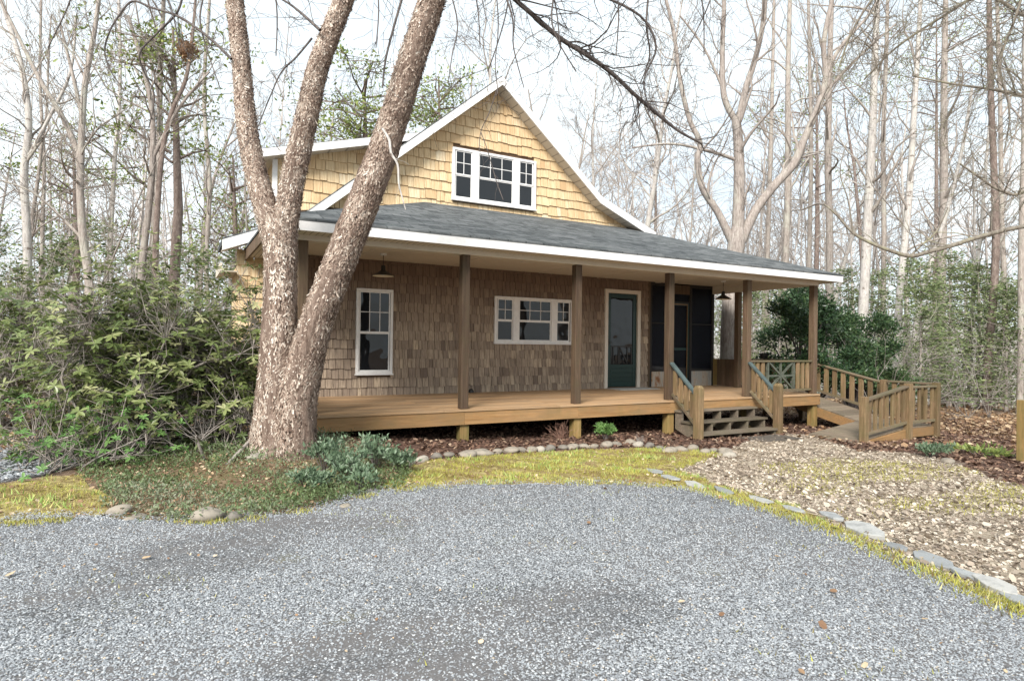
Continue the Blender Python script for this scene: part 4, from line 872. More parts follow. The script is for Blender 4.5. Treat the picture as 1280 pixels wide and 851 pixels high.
RT = [(24, [(978,430,12),(983,300,11),(985,200,11),(985,90,9),(988,-20,7)], 'bark_grey', 'straight grey trunk just right of the forked tree, left of the roof tip'),
      (24, [(1036,430,13),(1037,300,12),(1035,200,12),(1037,90,10),(1040,-20,8)], 'bark_pink', 'straight pinkish trunk rising directly behind the tip of the porch roof'),
      (19, [(1076,450,19),(1081,350,17),(1086,250,16),(1091,150,13),(1094,60,11),(1098,-30,9)], 'bark_pale', 'thick pale spotted trunk behind the dark evergreen bush'),
      (18, [(1119,470,12),(1122,400,12),(1128,330,12),(1136,250,12),(1142,150,10),(1148,50,8),(1152,-30,6)], 'bark_pale', 'pale trunk with low side branch just right of the dark bush'),
      (20, [(1140,480,10),(1146,400,9),(1160,340,9),(1176,290,8),(1190,240,7),(1204,180,6),(1215,110,5)], 'bark_pale', 'slim pale trunk curving to the right above the ramp posts'),
      (25, [(1176,420,15),(1177,330,15),(1180,230,13),(1180,120,11),(1182,0,9)], 'bark_pink', 'thick pale pink trunk standing deeper in the woods above the ramp corner'),
      (19, [(1196,527,10),(1205,470,9),(1213,410,8),(1219,350,7),(1226,290,6),(1232,210,5),(1240,120,4)], 'bark_pale', 'white slanting trunk leaning right beside the ramp end'),
      (20, [(1209,527,6),(1213,440,5),(1216,360,5),(1218,280,4),(1216,190,3)], 'bark_pale', 'thin white sapling next to the slanting white trunk'),
      (18, [(1233,530,15),(1235,450,14),(1241,380,13),(1245,300,13),(1242,200,11),(1238,100,10),(1236,-30,8)], 'bark_pine', 'dark reddish trunk with rough bark at the right side of the woods'),
      (17, [(1274,535,12),(1276,430,11),(1277,300,11),(1280,180,9),(1281,60,8),(1284,-30,6)], 'bark_grey', 'grey trunk at the right edge above the utility post'),
      (27, [(1255,500,9),(1256,380,9),(1252,260,8),(1250,120,7),(1246,0,6)], 'bark_grey', 'distant grey trunk between the reddish trunk and the right edge'),
      (28, [(1103,430,9),(1105,300,9),(1104,180,8),(1108,60,7),(1110,-20,5)], 'bark_grey', 'thin distant trunk between the two pale trunks behind the dark bush'),
      (26, [(1010,420,8),(1012,300,8),(1014,190,7),(1012,80,6),(1010,-20,5)], 'bark_grey', 'slim trunk between the two straight trunks over the roof end'),
      (30, [(957,430,9),(960,300,8),(963,200,8),(966,80,6),(968,-20,5)], 'bark_grey', 'slim distant trunk right behind the forked tree limbs')]
for i, (D, pts, m, lb) in enumerate(RT): px_tree('bare_tree', D, [(pts, 11)], m, 'twig_lt' if i % 2 else 'bark_grey', lb, seed=30+i, lev=2)
LT = [(15, [(33,520,15),(35,420,15),(34,300,14),(30,220,13),(36,150,11),(26,80,9),(8,20,8),(-10,-40,6)], 'bark_pale', 'pale trunk at the far left behind the big leafy shrub'),
      (20, [(53,500,8),(54,400,7),(53,300,7),(55,200,6),(50,100,5),(52,-20,4)], 'bark_grey', 'thin grey trunk just right of the pale far left trunk'),
      (13, [(112,420,16),(111,350,15),(104,300,14),(100,240,13),(99,200,12),(80,150,9),(50,100,8),(20,40,6),(0,0,5)], 'bark_grey', 'grey forked tree above the middle of the leafy shrub'),
      (16, [(172,420,14),(178,330,13),(186,260,12),(191,200,11),(190,140,9),(178,80,8),(160,20,6)], 'bark_pink', 'brownish trunk left of the leaf nest, bending left at its top'),
      (16, [(192,420,11),(194,330,11),(197,260,10),(203,190,9),(215,140,8),(232,100,7),(240,50,6),(246,-20,4)], 'bark_pine', 'dark reddish trunk with green tufts carrying the leaf nest'),
      (22, [(262,430,9),(258,330,8),(262,230,8),(255,120,7),(262,0,5)], 'bark_grey', 'slim grey trunk between the nest tree and the birch'),
      (24, [(140,430,9),(138,330,8),(142,220,8),(150,110,6),(148,-20,5)], 'bark_pale', 'slender pale trunk between the forked tree and the brownish trunk')]
xt = {2: [([(101,205,12),(103,150,11),(107,100,10),(118,40,8),(126,-20,6)],10), ([(104,300,6),(75,270,5),(40,240,4),(0,225,3)],6), ([(103,150,7),(90,90,6),(75,30,4)],7)], 3: [([(190,200,7),(215,150,6),(235,120,5),(262,90,3)],6)], 0: [([(34,200,7),(60,150,6),(88,90,5),(95,20,4)],7)]}
for i, (D, pts, m, lb) in enumerate(LT): px_tree('bare_tree', D, [(pts, 12)]+xt.get(i, []), m, 'twig_lt' if i % 2 else 'bark_grey', lb, seed=60+i, lev=2)
# nest
p = at_depth(233, 62, 16); B = Buf(); n = 420; P = p+RNG.normal(size=(n, 3))*[.10, .10, .11]; B.tube([p-[0,0,.2], p-[0,0,.12], p, p+[0,0,.12], p+[0,0,.2]], [.05, .15, .2, .14, .03], 10, .2, cap=True); B.scat(LEAF_V, LEAF_F, leafM(unit(n), .12), P, RNG.random(n)*.7); mk('leaf_nest', B, M['dry'], label='round nest of dead leaves high in the left trees', cat='nest')
# filler trees
zones = []
def fill(n, xr, yr, dmin, label, group, protos, smin=.75, smax=1.1, seed=5):
    rg = np.random.default_rng(seed); c = 0; tries = 0
    while c < n and tries < 5000:
        tries += 1; x = rg.uniform(*xr); y = rg.uniform(*yr); d = math.hypot(x-CAM[0], y-CAM[1])
        if d < dmin or inhouse(x, y): continue
        if any((x-a)**2+(y-b)**2 < 1.6 for a, b in zones): continue
        zones.append((x, y)); place_tree(PR[protos[c % len(protos)]], (x, y, float(gz(x, y))), rg.random()*6.28, rg.uniform(smin, smax), label, group); c += 1
fill(20, (11, 34), (-2, 30), 20, 'slender bare grey tree in the woods to the right of the house', 'bare trees in the right woods', [0,1,2,3,4,5,6,2,4,0], seed=5)
fill(13, (-3, 14), (13, 34), 18, 'bare treetop showing behind the roof of the house', 'bare trees behind the house', [0,2,5,3,4,2,0,1], seed=6)
fill(13, (-22, -5), (6, 28), 15, 'slender bare tree in the woods left of the house', 'bare trees in the left woods', [0,5,2,4,3,2,4], seed=7)
fill(8, (-14, 6), (-26, -17), 5, 'bare tree across the drive behind the viewer', 'bare trees across the drive', [1,0,3], seed=8)
fill(16, (12, 26), (-1, 16), 17, 'thin grey sapling among the larger trunks right of the house', 'saplings in the right woods', [7,4,7], .7, 1.1, seed=9)
fill(14, (-16, -5), (4, 16), 12.5, 'thin sapling among the larger trunks left of the house', 'saplings in the left woods', [7,4,7], .7, 1.0, seed=10)
# far woods as one mass: trunks and brush on the falling ground
B = Buf(); rg = np.random.default_rng(12)
for i in range(230):
    a = YAW+rg.uniform(-.85, .85); d = rg.uniform(34, 75); x = CAM[0]+d*math.sin(a); y = CAM[1]+d*math.cos(a); z = float(gz(x, y)); h = rg.uniform(11, 19); r = rg.uniform(.05, .14); tp_ = np.array([x+rg.normal()*.9, y+rg.normal()*.9, z+h])
    P0 = np.array([(x, y, z-.3), ((x+tp_[0])/2+rg.normal()*.3, (y+tp_[1])/2, z+h/2), tp_]); B.tube(P0, [r, r*.7, r*.2], 4, rg.random())
    for c in range(22):
        t = rg.uniform(.25, 1); q = P0[0]+(tp_-P0[0])*t; e = rg.normal(size=3); e[2] = abs(e[2])+.5; e /= np.linalg.norm(e); l = rg.uniform(1.2, 3.5); m_ = q+e*l*.5; B.tube([q, m_, m_+(e+rg.normal(size=3)*.4)*l*.5], [.035, .022, .012], 3, rg.random())
        for c2 in range(3):
            e2 = e+rg.normal(size=3)*.6; B.tube([m_, m_+e2*l*.4], [.016, .01], 3, .5)
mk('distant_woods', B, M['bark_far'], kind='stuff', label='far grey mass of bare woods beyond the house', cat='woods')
# distant wooded hill behind
B = Buf(); n = 160; a = YAW+np.linspace(-1.3, 1.3, n); hs = 5.5+1.3*np.sin(a*7)+.8*np.sin(a*19+1)+RNG.normal(size=n)*.25; V = []
for d, zf in ((95, 0), (110, .55), (135, 1.0), (170, .9)):
    for i in range(n): V.append((CAM[0]+d*math.sin(a[i]), CAM[1]+d*math.cos(a[i]), -6+(hs[i]+5)*zf))
B.add(V, [(k*n+i, k*n+i+1, (k+1)*n+i+1, (k+1)*n+i) for k in range(3) for i in range(n-1)]); mk('hills', B, M['hill'], smooth=True, kind='structure')
# brush (undergrowth) in the woods
B = Buf()
for i in range(280):
    s_ = rg.random() < .62; x, y = (rg.uniform(10.5, 26), rg.uniform(-2, 20)) if s_ else (rg.uniform(-18, -5.5), rg.uniform(3.5, 18))
    if math.hypot(x-CAM[0], y-CAM[1]) < (16.5 if s_ else 12): continue
    z = float(gz(x, y))
    for c in range(5):
        d = rg.normal(size=3)*[.5, .5, .2]+UP; d /= np.linalg.norm(d); branch(B, (x, y, z), d, rg.uniform(1.2, 3.2), rg.uniform(.007, .014), 1, rg, .2, .05, (20, 50), (4,), 4, .005)
mk('undergrowth', B, M['twig_lt'], kind='stuff', label='tangled bare brush between the tree trunks of the woods', cat='undergrowth')
# ---- evergreen masses
def spray_tree(name, p, h, w, n, mat_, label, cat, group, seed, leaf=.10, trunk_m='bark_grey', layers=14, low=.06, droop=.0):
    rg = np.random.default_rng(seed); t = thing(name, p, label, cat, group); B = Buf(); B.tube([(p[0], p[1], p[2]-.1), (p[0]+rg.normal()*.05, p[1], p[2]+h*.5), (p[0]+rg.normal()*.1, p[1], p[2]+h)], [.035+h*.006, .03, .01], 6); Lf = Buf(); Ps = []; Ds = []
    for i in range(layers):
        f = low+(1-low)*(i+rg.random()*.6)/layers; m = int(3+4*(1-f)+2)
        for j in range(m):
            a = rg.random()*6.28; l = w*(1.05-f)*rg.uniform(.6, 1.1)+.15; d = np.array([math.cos(a), math.sin(a), rg.uniform(-.05, .35)-droop]); q = np.array([p[0], p[1], p[2]+f*h])
            pts = [q+d*l*s+UP*(-.12*l*s*s) for s in (0, .35, .7, 1)]; B.tube(pts, [.012, .010, .007, .004], 3)
            k = max(4, int(n/(layers*m))); s = rg.random(k)**.7; b = q+d*l*s[:, None]+rg.normal(size=(k, 3))*[.16, .16, .11]*(.4+s[:, None]); Ps.append(b); Ds.append(d+rg.normal(size=(k, 3))*[.8, .8, .25])
    Ps = np.concatenate(Ps); Ds = np.concatenate(Ds); tt = np.clip(.5+rg.normal(size=len(Ps))*.25, 0, 1)
    Lf.scat(LEAF_V, LEAF_F, leafM(Ds, leaf*(.7+.6*rg.random(len(Ps)))), Ps, tt); mk('trunk', B, M[trunk_m], t, smooth=True); mk('crown', Lf, M[mat_], t)
SPR = [(1150,500,17,3.6,1.5),(1185,505,19,4.2,1.7),(1222,505,18.5,3.8,1.6),(1258,508,17.5,3.2,1.4),(1295,510,18,4,1.7),(1130,480,21,4.5,1.8),(1205,490,23,5,1.9),(1168,480,24,4.6,1.9),(1245,490,24,5,2),(1060,470,22,4.2,1.7),(1098,470,23,4.4,1.8),(975,470,21,3.8,1.5),(1010,465,26,4.6,1.9),(940,465,24,4,1.7),(905,465,22,3.2,1.3)]
slab_ = {0: 'feathery light green evergreen right above the ramp corner', 1: 'feathery evergreen behind the white slanting trunk', 2: 'feathery evergreen left of the dark reddish trunk', 3: 'low feathery evergreen right of the dark reddish trunk', 4: 'feathery evergreen cut by the right edge of the view'}
for i, (x, y, D, h, w) in enumerate(SPR):
    p = at_depth(x, y, D); p[2] = float(gz(p[0], p[1])); spray_tree('evergreen_sapling', p, h*1.15, w*1.15, 3600, 'hemlock', slab_.get(i, 'feathery young evergreen deeper in the woods right of the porch'), 'evergreen tree', 'feathery evergreens in the right woods', 200+i, .10)
SPL = [(20,520,14.5,3.6,1.6),(75,515,16,4.6,1.8),(130,500,17,5.4,2),(190,480,18,4.8,1.8),(240,480,16,4.6,1.7),(285,480,18,5.0,1.8),(-20,520,16,5.6,2),(50,480,22,7,2.4)]
for i, (x, y, D, h, w) in enumerate(SPL):
    p = at_depth(x, y, D); p[2] = float(gz(p[0], p[1])); spray_tree('evergreen_sapling', p, h*.85, w, 1500, 'hemlock', 'feathery young evergreen in the woods behind the big leafy shrub', 'evergreen tree', 'feathery evergreens in the left woods', 230+i, .12)
# pines / broadleaf evergreens seen over the roof and left
def tuft_tree(px, py, D, wpx, hpx, n, label, seed, mat_='pine', ctr=9, trunkpx=None):
    rg = np.random.default_rng(seed); c = at_depth(px, py, D); s = D/F; g = float(gz(c[0], c[1])); t = thing('pine_tree', (c[0], c[1], g), label, 'tree'); B = Buf(); Lf = Buf(); top_ = c[2]+hpx*s*.5
    B.tube([(c[0], c[1], g-.2), (c[0]+.2, c[1], (g+top_)/2), (c[0], c[1], top_)], [.17, .12, .03], 8)
    for i in range(ctr):
        q = c+np.array([rg.uniform(-.5, .5)*wpx*s, rg.uniform(-.5, .5)*wpx*s, rg.uniform(-.5, .5)*hpx*s]); st_ = np.array([c[0], c[1], q[2]-.6]); B.tube([st_, (st_+q)/2+rg.normal(size=3)*.1, q], [.04, .03, .012], 4)
        k = n//ctr; R0 = rg.uniform(.35, .8); sub = q+rg.normal(size=(10, 3))*[R0, R0, R0*.4]
        for u in sub:
            B.tube([q, u], [.015, .006], 3); kk = k//10; Lf.scat(LEAF_V, LEAF_F, leafM(unit(kk)+[0, 0, .3], .14*(.7+.6*rg.random(kk))), u+rg.normal(size=(kk, 3))*.17, np.clip(.55+rg.normal(size=kk)*.25, 0, 1))
    mk('trunk', B, M['bark_pine'], t, smooth=True); mk('crown', Lf, M[mat_], t)
tuft_tree(455, 145, 22, 130, 90, 2900, 'yellow green leafy tree rising behind the dormer roof', 301, ctr=26)
tuft_tree(548, 128, 24, 90, 60, 1700, 'small yellow green treetop just left of the gable peak', 302, ctr=14)
tuft_tree(215, 110, 17, 90, 150, 1900, 'tall thin crowned pine beside the nest tree', 303, ctr=16)
tuft_tree(90, 250, 24, 160, 160, 2600, 'pine with scattered green tufts behind the forked tree on the left', 304, ctr=22)
tuft_tree(290, 265, 24, 90, 140, 1800, 'pine with thin green crown seen just left of the birch', 305, ctr=16)
tuft_tree(1020, 160, 34, 120, 160, 1300, 'faint green pine crown high behind the roof tip', 306, ctr=14)
tuft_tree(1170, 90, 36, 150, 140, 1500, 'faint green pine crown high in the upper right', 307, ctr=16)
# ---- big rhododendron-like shrub, whorled leaves on crooked stems
def whorl_shrub(name, base, extents, nst, label, seed, mat_, leaf=.11, per=8, wh=1500, stem='twig_lt', cat='shrub', tint=.5):
    rg = np.random.default_rng(seed); t = thing(name, base, label, cat); B = Buf(); Lf = Buf(); tips = []
    ex, ey, ez = extents
    for i in range(nst):
        a = rg.random()*6.28; b = np.array(base)+[rg.normal()*.22, rg.normal()*.2, -.05]; rr = rg.random()**.5; tgt = np.array(base)+[math.cos(a)*ex*rr, math.sin(a)*ey*rr, ez*(.40+.60*rg.random())*(1-.30*rr*rr)]
        m = (b+tgt)/2+rg.normal(size=3)*.25+[0, 0, -.12]; P, R0 = smooth_path([b, (b+m)/2+rg.normal(size=3)*.1, m, (m+tgt)/2+rg.normal(size=3)*.15, tgt], [.022, .017, .013, .009, .006], 4); B.tube(P, R0, 5, .5)
        for j in range(wh//nst):
            x = rg.uniform(.52, 1)*(len(P)-1); k = min(int(x), len(P)-2); q = P[k]; d = rg.normal(size=3)+[0, 0, .5]; d /= np.linalg.norm(d); l = rg.uniform(.18, .62); e = q+d*l+[0, 0, .06]; B.tube([q, (q+e)/2+rg.normal(size=3)*.04, e], [.0045, .004, .003], 3, .5); tips.append((e, d))
    for e, d in tips:
        a = np.arange(per)*2*np.pi/per+rg.random()*6; el = rg.uniform(-.5, .55, per); axis = d*.5+UP*.8; axis /= np.linalg.norm(axis); X = np.cross(axis, [.3, .9, .1]); X /= np.linalg.norm(X); Y = np.cross(axis, X)
        D = np.cos(a)[:, None]*X+np.sin(a)[:, None]*Y+el[:, None]*axis; D /= np.linalg.norm(D, axis=1)[:, None]; S = np.cross(D, axis); S /= np.linalg.norm(S, axis=1)[:, None]; Nn = np.cross(S, D); s = leaf*rg.uniform(.7, 1.2, per)
        Mx = np.stack([S, D, Nn], 2)*s[:, None, None]; Lf.scat(LONG2_V, LONG2_F, Mx, np.repeat(e[None], per, 0), np.clip(tint+rg.normal()*.2+rg.normal(size=per)*.1, 0, 1))
    mk('stems', B, M[stem], t, smooth=True); mk('foliage', Lf, M[mat_], t); return t
LONG2_V = [(0,0,0),(-.20,.4,.05),(-.18,.75,.03),(0,1,-.06),(.18,.75,.03),(.20,.4,.05),(0,.5,-.02)]; LONG2_F = [(0,6,1,1),(6,3,2,1),(0,5,6,6),(5,4,3,6)]
LONG2_F = [(0,6,2,1),(6,3,2,2),(0,5,4,6),(6,4,3,3)]
LONG2_F = [(0,6,1),(1,6,2),(2,6,3),(3,6,4),(4,6,5),(5,6,0)]
b = gpt(205, 566)+np.array([-.15, .35, 0]); b[2] = float(gz(b[0], b[1])); whorl_shrub('rhododendron', b, (1.68, 1.15, 2.38), 38, 'large sprawling shrub with broad leaves and crooked bare stems left of the birch', 401, 'rhodo', .090, 7, 2700, tint=.6)
b = gpt(20, 537); whorl_shrub('rhododendron', b, (1.7, 1.2, 2.3), 34, 'second broad leaved shrub at the left edge beyond the side driveway', 402, 'rhodo', .09, 7, 1100)
b = gpt(130, 577); whorl_shrub('low_shrub', b, (.75, .6, .45), 26, 'low spreading bright green shrub at the foot of the big leafy shrub', 403, 'boxw', .06, 7, 520)
b = gpt(275, 560); whorl_shrub('low_shrub', b, (.6, .5, .6), 18, 'small dark shrub between the big leafy shrub and the birch', 404, 'rhodo', .07, 7, 260)
# dark camellia bushes right of the porch
def dense_bush(name, px, py, D, w, h, n, label, seed, mat_, leaf=.075, lobes=16, cat='bush', tint=.4):
    rg = np.random.default_rng(seed); p = at_depth(px, py, D); g = float(gz(p[0], p[1])); t = thing(name, (p[0], p[1], g), label, cat); B = Buf(); Lf = Buf()
    for i in range(lobes):
        a = rg.random()*6.28; rr = rg.random()**.6*.75; q = np.array([p[0]+math.cos(a)*w*rr, p[1]+math.sin(a)*w*rr, g+h*(.25+.68*rg.random()*(1-.35*rr))]); B.tube([(p[0], p[1], g-.05), (np.array([p[0], p[1], g])+q)/2+rg.normal(size=3)*.1, q], [.04, .025, .01], 5)
        R0 = rg.uniform(.28, .5)*w*.55; k = n//lobes; u = unit(k)*(R0*rg.random(k)**.33)[:, None]*[1, 1, .8]; 
        cl_ = q+u+rg.normal(size=(k, 3))*.05; Lf.scat(LEAF_V, LEAF_F, leafM(u+rg.normal(size=(k, 3))*R0*.8+[0, 0, .12], leaf*(.7+.6*rg.random(k))), cl_, np.clip(tint+rg.normal(size=k)*.22, 0, 1))
    mk('stems', B, M['twig'], t, smooth=True); mk('foliage', Lf, M[mat_], t)
dense_bush('evergreen_bush', 1005, 470, 15.0, 1.45, 3.5, 13000, 'large glossy dark evergreen bush behind the porch corner post', 411, 'camellia', .10, 30)
dense_bush('evergreen_bush', 1062, 470, 15.8, 1.3, 3.0, 9000, 'dark green bush behind the sloping ramp rail', 412, 'camellia', .10, 22, tint=.6)
dense_bush('evergreen_bush', 1112, 480, 16.0, .9, 1.7, 5000, 'lower mid green bush behind the ramp landing', 413, 'camellia', .10, 14, tint=.85)
dense_bush('evergreen_bush', 938, 470, 17, .8, 1.7, 2600, 'small light green bush seen under the porch between two posts', 414, 'hemlock', .10, 10)
p = gpt(757, 548)
def small_shrub(px, py, w, h, n, label, seed, mat_, leaf, cat='shrub', name='small_shrub', stems=14):
    rg = np.random.default_rng(seed); p = gpt(px, py); t = thing(name, p, label, cat); B = Buf(); Lf = Buf()
    for i in range(stems):
        a = rg.random()*6.28; q = p+[math.cos(a)*w*rg.random()**.5, math.sin(a)*w*rg.random()**.5, h*rg.uniform(.55, 1)]; m = (p+q)/2+[0, 0, h*.12]; B.tube([p-[0, 0, .03], m, q], [.006, .004, .002], 4)
        k = n//stems; s = rg.random(k)**.6; pos = m+(q-m)*s[:, None]+rg.normal(size=(k, 3))*[w*.14, w*.14, h*.05]; Lf.scat(LEAF_V, LEAF_F, leafM((q-m)*.5/h+rg.normal(size=(k, 3))*.5+[0, 0, .5], leaf*(.7+.6*rg.random(k))), pos, np.clip(.5+rg.normal(size=k)*.25, 0, 1))
    mk('stems', B, M['twig'], t); mk('leaves', Lf, M[mat_], t)
small_shrub(757, 551, .17, .27, 1500, 'small round bright green shrub alone in the mulch bed', 421, 'boxw', .045, stems=22)
small_shrub(1163, 573, .27, .22, 520, 'low green leafy plant beside the ramp end', 422, 'nandina', .06)
small_shrub(1228, 570, .42, .13, 200, 'low yellow green plant near the utility post', 423, 'pine', .08)
for i, (x, y, w, h, lb) in enumerate([(405,590,.24,.42,'blue green leafy shrub touching the right side of the birch foot'), (430,600,.26,.34,'blue green leafy shrub low in front of the deck, between its taller neighbours'), (470,588,.28,.44,'tallest blue green leafy shrub below the deck edge'), (498,592,.22,.34,'blue green leafy shrub nearest the mulch and border stones'), (445,612,.24,.24,'lowest blue green shrub by the gravel edge right of the birch'), (385,615,.22,.24,'small blue green shrub in front of the birch foot')]):
    small_shrub(x, y, w, h*.8, 470, lb, 430+i, 'nandina', .055, name='leafy_shrub')
# bare reddish twig shrub in mulch
rg = np.random.default_rng(77)
for i, (x, y, s, lb) in enumerate([(703,551,.30,'small bare reddish twiggy shrub in the mulch beside the porch post'), (800,556,.14,'tiny bare twiggy plant in the mulch right of the green shrub')]):
    p = gpt(x, y); B = Buf()
    for c in range(26): d = rg.normal(size=3)*[.6, .6, .2]+UP*.9; branch(B, p, d/np.linalg.norm(d), s*rg.uniform(.7, 1.2), .004, 1, rg, .2, .05, (20, 50), (4,), 4, .002)
    mk('twiggy_shrub', B, bark('reddish_twigs', (.16,.08,.06), (.26,.15,.11), (.36,.24,.19)) if i == 0 else M['twig_lt'], label=lb, cat='shrub')
# creeping ground cover on the mound
B = Buf(); G = scatter_pts(SH['planting_bed'], 560); k = patchn(G, .9, 1)+RNG.normal(size=len(G))*.45; G = G[k > -.55]; n = len(G); hgt = .01+.09*RNG.random(n)**2+.04*np.clip(patchn(G, 1.4, 3), 0, 1)
P = np.column_stack([G, gz(G[:, 0], G[:, 1])+hgt]); m6 = 6; P6 = np.repeat(P, m6, 0)+RNG.normal(size=(n*m6, 3))*[.03, .03, .02]; tt = np.repeat(np.clip(.42+.22*patchn(G, .8, 5)+RNG.normal(size=n)*.12, 0, .8), m6)+RNG.normal(size=n*m6)*.08; tt = np.where(RNG.random(n*m6) < .04, .95, tt)
B.scat(LEAF_V, LEAF_F, leafM(RNG.normal(size=(n*m6, 3))+[0, 0, .6], .022+.022*RNG.random(n*m6)), P6, np.clip(tt, 0, 1)); mk('ground_cover', B, M['ivy'], kind='stuff', label='low creeping grey green plants covering the mound round the birch', cat='ground cover')
B = Buf(); G = scatter_pts(SH['planting_bed'], 260); flatleaf(B, G, .014, .042, .6, off=.02); mk('bed_leaves', B, M['dry'], kind='stuff', label='brown dead leaves caught among the creeping plants by the birch', cat='leaves')
B = Buf(); G = scatter_pts(SH['mossy_verge'], 120); flatleaf(B, G, .012, .045, .5, off=.02); mk('verge_leaves', B, M['dry'], kind='stuff', label='dead leaves strewn over the mossy verge at the left', cat='leaves')
# ================================================================ RIVER BIRCH
rg = np.random.default_rng(500)
base = on_y(345, 578, -.75); base[2] = float(gz(base[0], base[1])); DB = (base-CAM)@_f
birch = thing('river_birch', base, 'big three stemmed birch with shaggy peeling bark standing before the left end of the porch', 'tree')
TB = Buf(); FB = Buf(); CR = Buf()
def stem(pts, flakes, k=34, bias=0.):
    P = []; rr = []
    for q in pts: dd = DB+q[3]; P.append(at_depth(q[0], q[1], dd)); rr.append((.80-.08*min(1, max(0, (560-q[1])/250)))*q[2]/F*dd/2)
    P, rr = smooth_path(P, rr, 14); n = len(P); T = np.gradient(P, axis=0); T /= np.linalg.norm(T, axis=1)[:, None]
    A = np.cross(T, [0, 1., .02]); A /= np.linalg.norm(A, axis=1)[:, None]; Bn = np.cross(T, A); a = np.arange(k)*2*np.pi/k
    s = np.arange(n)[:, None]*.09; ph = rg.random(6)*6
    d = 1+.045*np.sin(2*a[None]+s*.7+ph[0])+.04*np.sin(3*a[None]-s*.9+ph[1])+.045*np.sin(9*a[None]+np.sin(s*3)*2+ph[2])+.03*np.sin(14*a[None]-s*1.1+ph[3])+rg.normal(size=(n, k))*.026
    V = P[:, None]+(rr[:, None]*d)[..., None]*(np.cos(a)[None, :, None]*A[:, None]+np.sin(a)[None, :, None]*Bn[:, None])
    i = np.arange(n-1)[:, None]*k; j = np.arange(k)[None]; j2 = (j+1) % k; TB.add(V, np.stack([i+j, i+j2, i+k+j2, i+k+j], -1).reshape(-1, 4), .5)
    L = np.linalg.norm(np.diff(P, axis=0), axis=1).sum(); m = int(flakes*L)
    x = rg.random(m)*(n-1.001); i = x.astype(int); t = x-i; c = P[i]+(P[i+1]-P[i])*t[:, None]; th = rg.random(m)*2*np.pi; nr = np.cos(th)[:, None]*A[i]+np.sin(th)[:, None]*Bn[i]; r_ = rr[i]
    pos = c+nr*(r_*rg.uniform(.96, 1.02, m))[:, None]; along = T[i]; side = np.cross(nr, along)
    g = rg.normal(size=m)*.38; al = along*np.cos(g)[:, None]+side*np.sin(g)[:, None]; sd = np.cross(al, nr)
    sgn = np.where(rg.random(m) < .5, 1, -1)[:, None]; al = al*sgn; w = rg.uniform(.005, .014, m)*(1+.5*rg.random(m)); l = rg.uniform(.018, .062, m)*(1+.6*(rg.random(m) < .1)); cu = rg.uniform(.15, .75, m)
    TV = np.array([(-.5,0,0),(.5,0,0),(-.55,.5,.12),(.45,.5,.10),(-.35,1,.5),(.4,.95,.42)]); Mx = np.stack([sd*w[:, None], al*l[:, None], nr*(l*cu)[:, None]], 2)
    tt = np.clip(.05+rg.beta(1.3, 1.4, m)+.12*np.sin(x*.5)-.12*nr[:, 0]+bias, 0, 1); FB.scat(TV, [(0,1,3,2),(2,3,5,4)], Mx, pos, tt)  # left-facing flakes tinted paler: side light put into the colour
    return P, rr
FD = 5200
sA, rA = stem([(341,592,104,0),(343,566,84,0),(345,530,70,0),(347,470,58,0),(350,400,53,0),(350,340,49,0),(350,300,54,0),(348,275,50,0)], FD, bias=.10)
A1, rA1 = stem([(348,312,42,0),(338,278,40,.0),(325,235,35,.03),(314,190,32,.06),(307,145,30,.1),(303,95,28,.12),(298,45,27,.15),(293,0,26,.18),(288,-60,24,.2),(270,-170,20,.3),(250,-300,15,.4)], FD)
A2, rA2 = stem([(352,312,42,0),(359,270,38,0),(366,225,38,-.03),(376,180,37,-.05),(386,135,35,-.08),(396,90,33,-.1),(412,45,31,-.12),(430,0,30,-.15),(450,-60,27,-.2),(480,-170,22,-.2),(520,-300,16,-.2)], FD)
sB, rB = stem([(364,590,84,-.04),(366,560,70,-.06),(370,510,62,-.08),(380,460,57,-.1),(397,400,52,-.12),(418,345,52,-.15),(440,290,52,-.2),(460,240,50,-.22),(480,185,48,-.25),(498,130,46,-.3),(515,75,45,-.32),(532,25,44,-.35),(546,-20,42,-.4),(570,-100,36,-.4),(605,-220,28,-.4),(640,-330,20,-.4)], FD, bias=-.10)
# buttress roots
for q in [[(335,560,30,0),(322,578,22,-.05),(306,592,12,-.15),(295,600,5,-.25)], [(350,565,40,-.1),(346,588,30,-.22),(338,604,14,-.34),(332,612,5,-.4)], [(372,560,30,-.1),(385,578,18,-.15),(398,590,7,-.2)]]: stem(q, 900, 18)
mk('trunk', TB, M['birch'], birch, smooth=True); mk('peeling_bark', FB, M['flake'], birch)
def limb(pts, nk, lev=2, kidL=.9, up=-.02, spread=(25, 65), rmin=.0028, wob=.22, D0=None, buf=None):
    P = []; rr = []
    for q in pts: dd = (D0 or DB)+(q[3] if len(q) > 3 else 0); P.append(at_depth(q[0], q[1], dd)); rr.append(.66*q[2]/F*dd/2)
    P, rr = smooth_path(P, rr, 5); buf = buf or CR; buf.tube(P, rr, 8, .5)
    for c in range(nk):
        x = rg.uniform(.12, 1)*(len(P)-1); i = min(int(x), len(P)-2); dd = P[i+1]-P[i]; dd /= np.linalg.norm(dd); a = rad(rg.uniform(*spread)); v = rg.normal(size=3); v -= dd*(v@dd); v /= np.linalg.norm(v)
        branch(buf, P[i], dd*math.cos(a)+v*math.sin(a), kidL*rg.uniform(.5, 1.3), max(rr[i]*rg.uniform(.25, .5), rmin), lev, rg, wob, up, spread, (3, 3, 3), 6, rmin)
limb([(289,74,5.5),(262,48,5,.1),(225,22,4.5,.3),(190,10,4,.5),(166,2,4,.6),(150,18,3.5,.6),(136,42,3,.6),(131,66,3,.7),(140,92,2.5,.7),(156,114,2,.7)], 9, 1, .8)
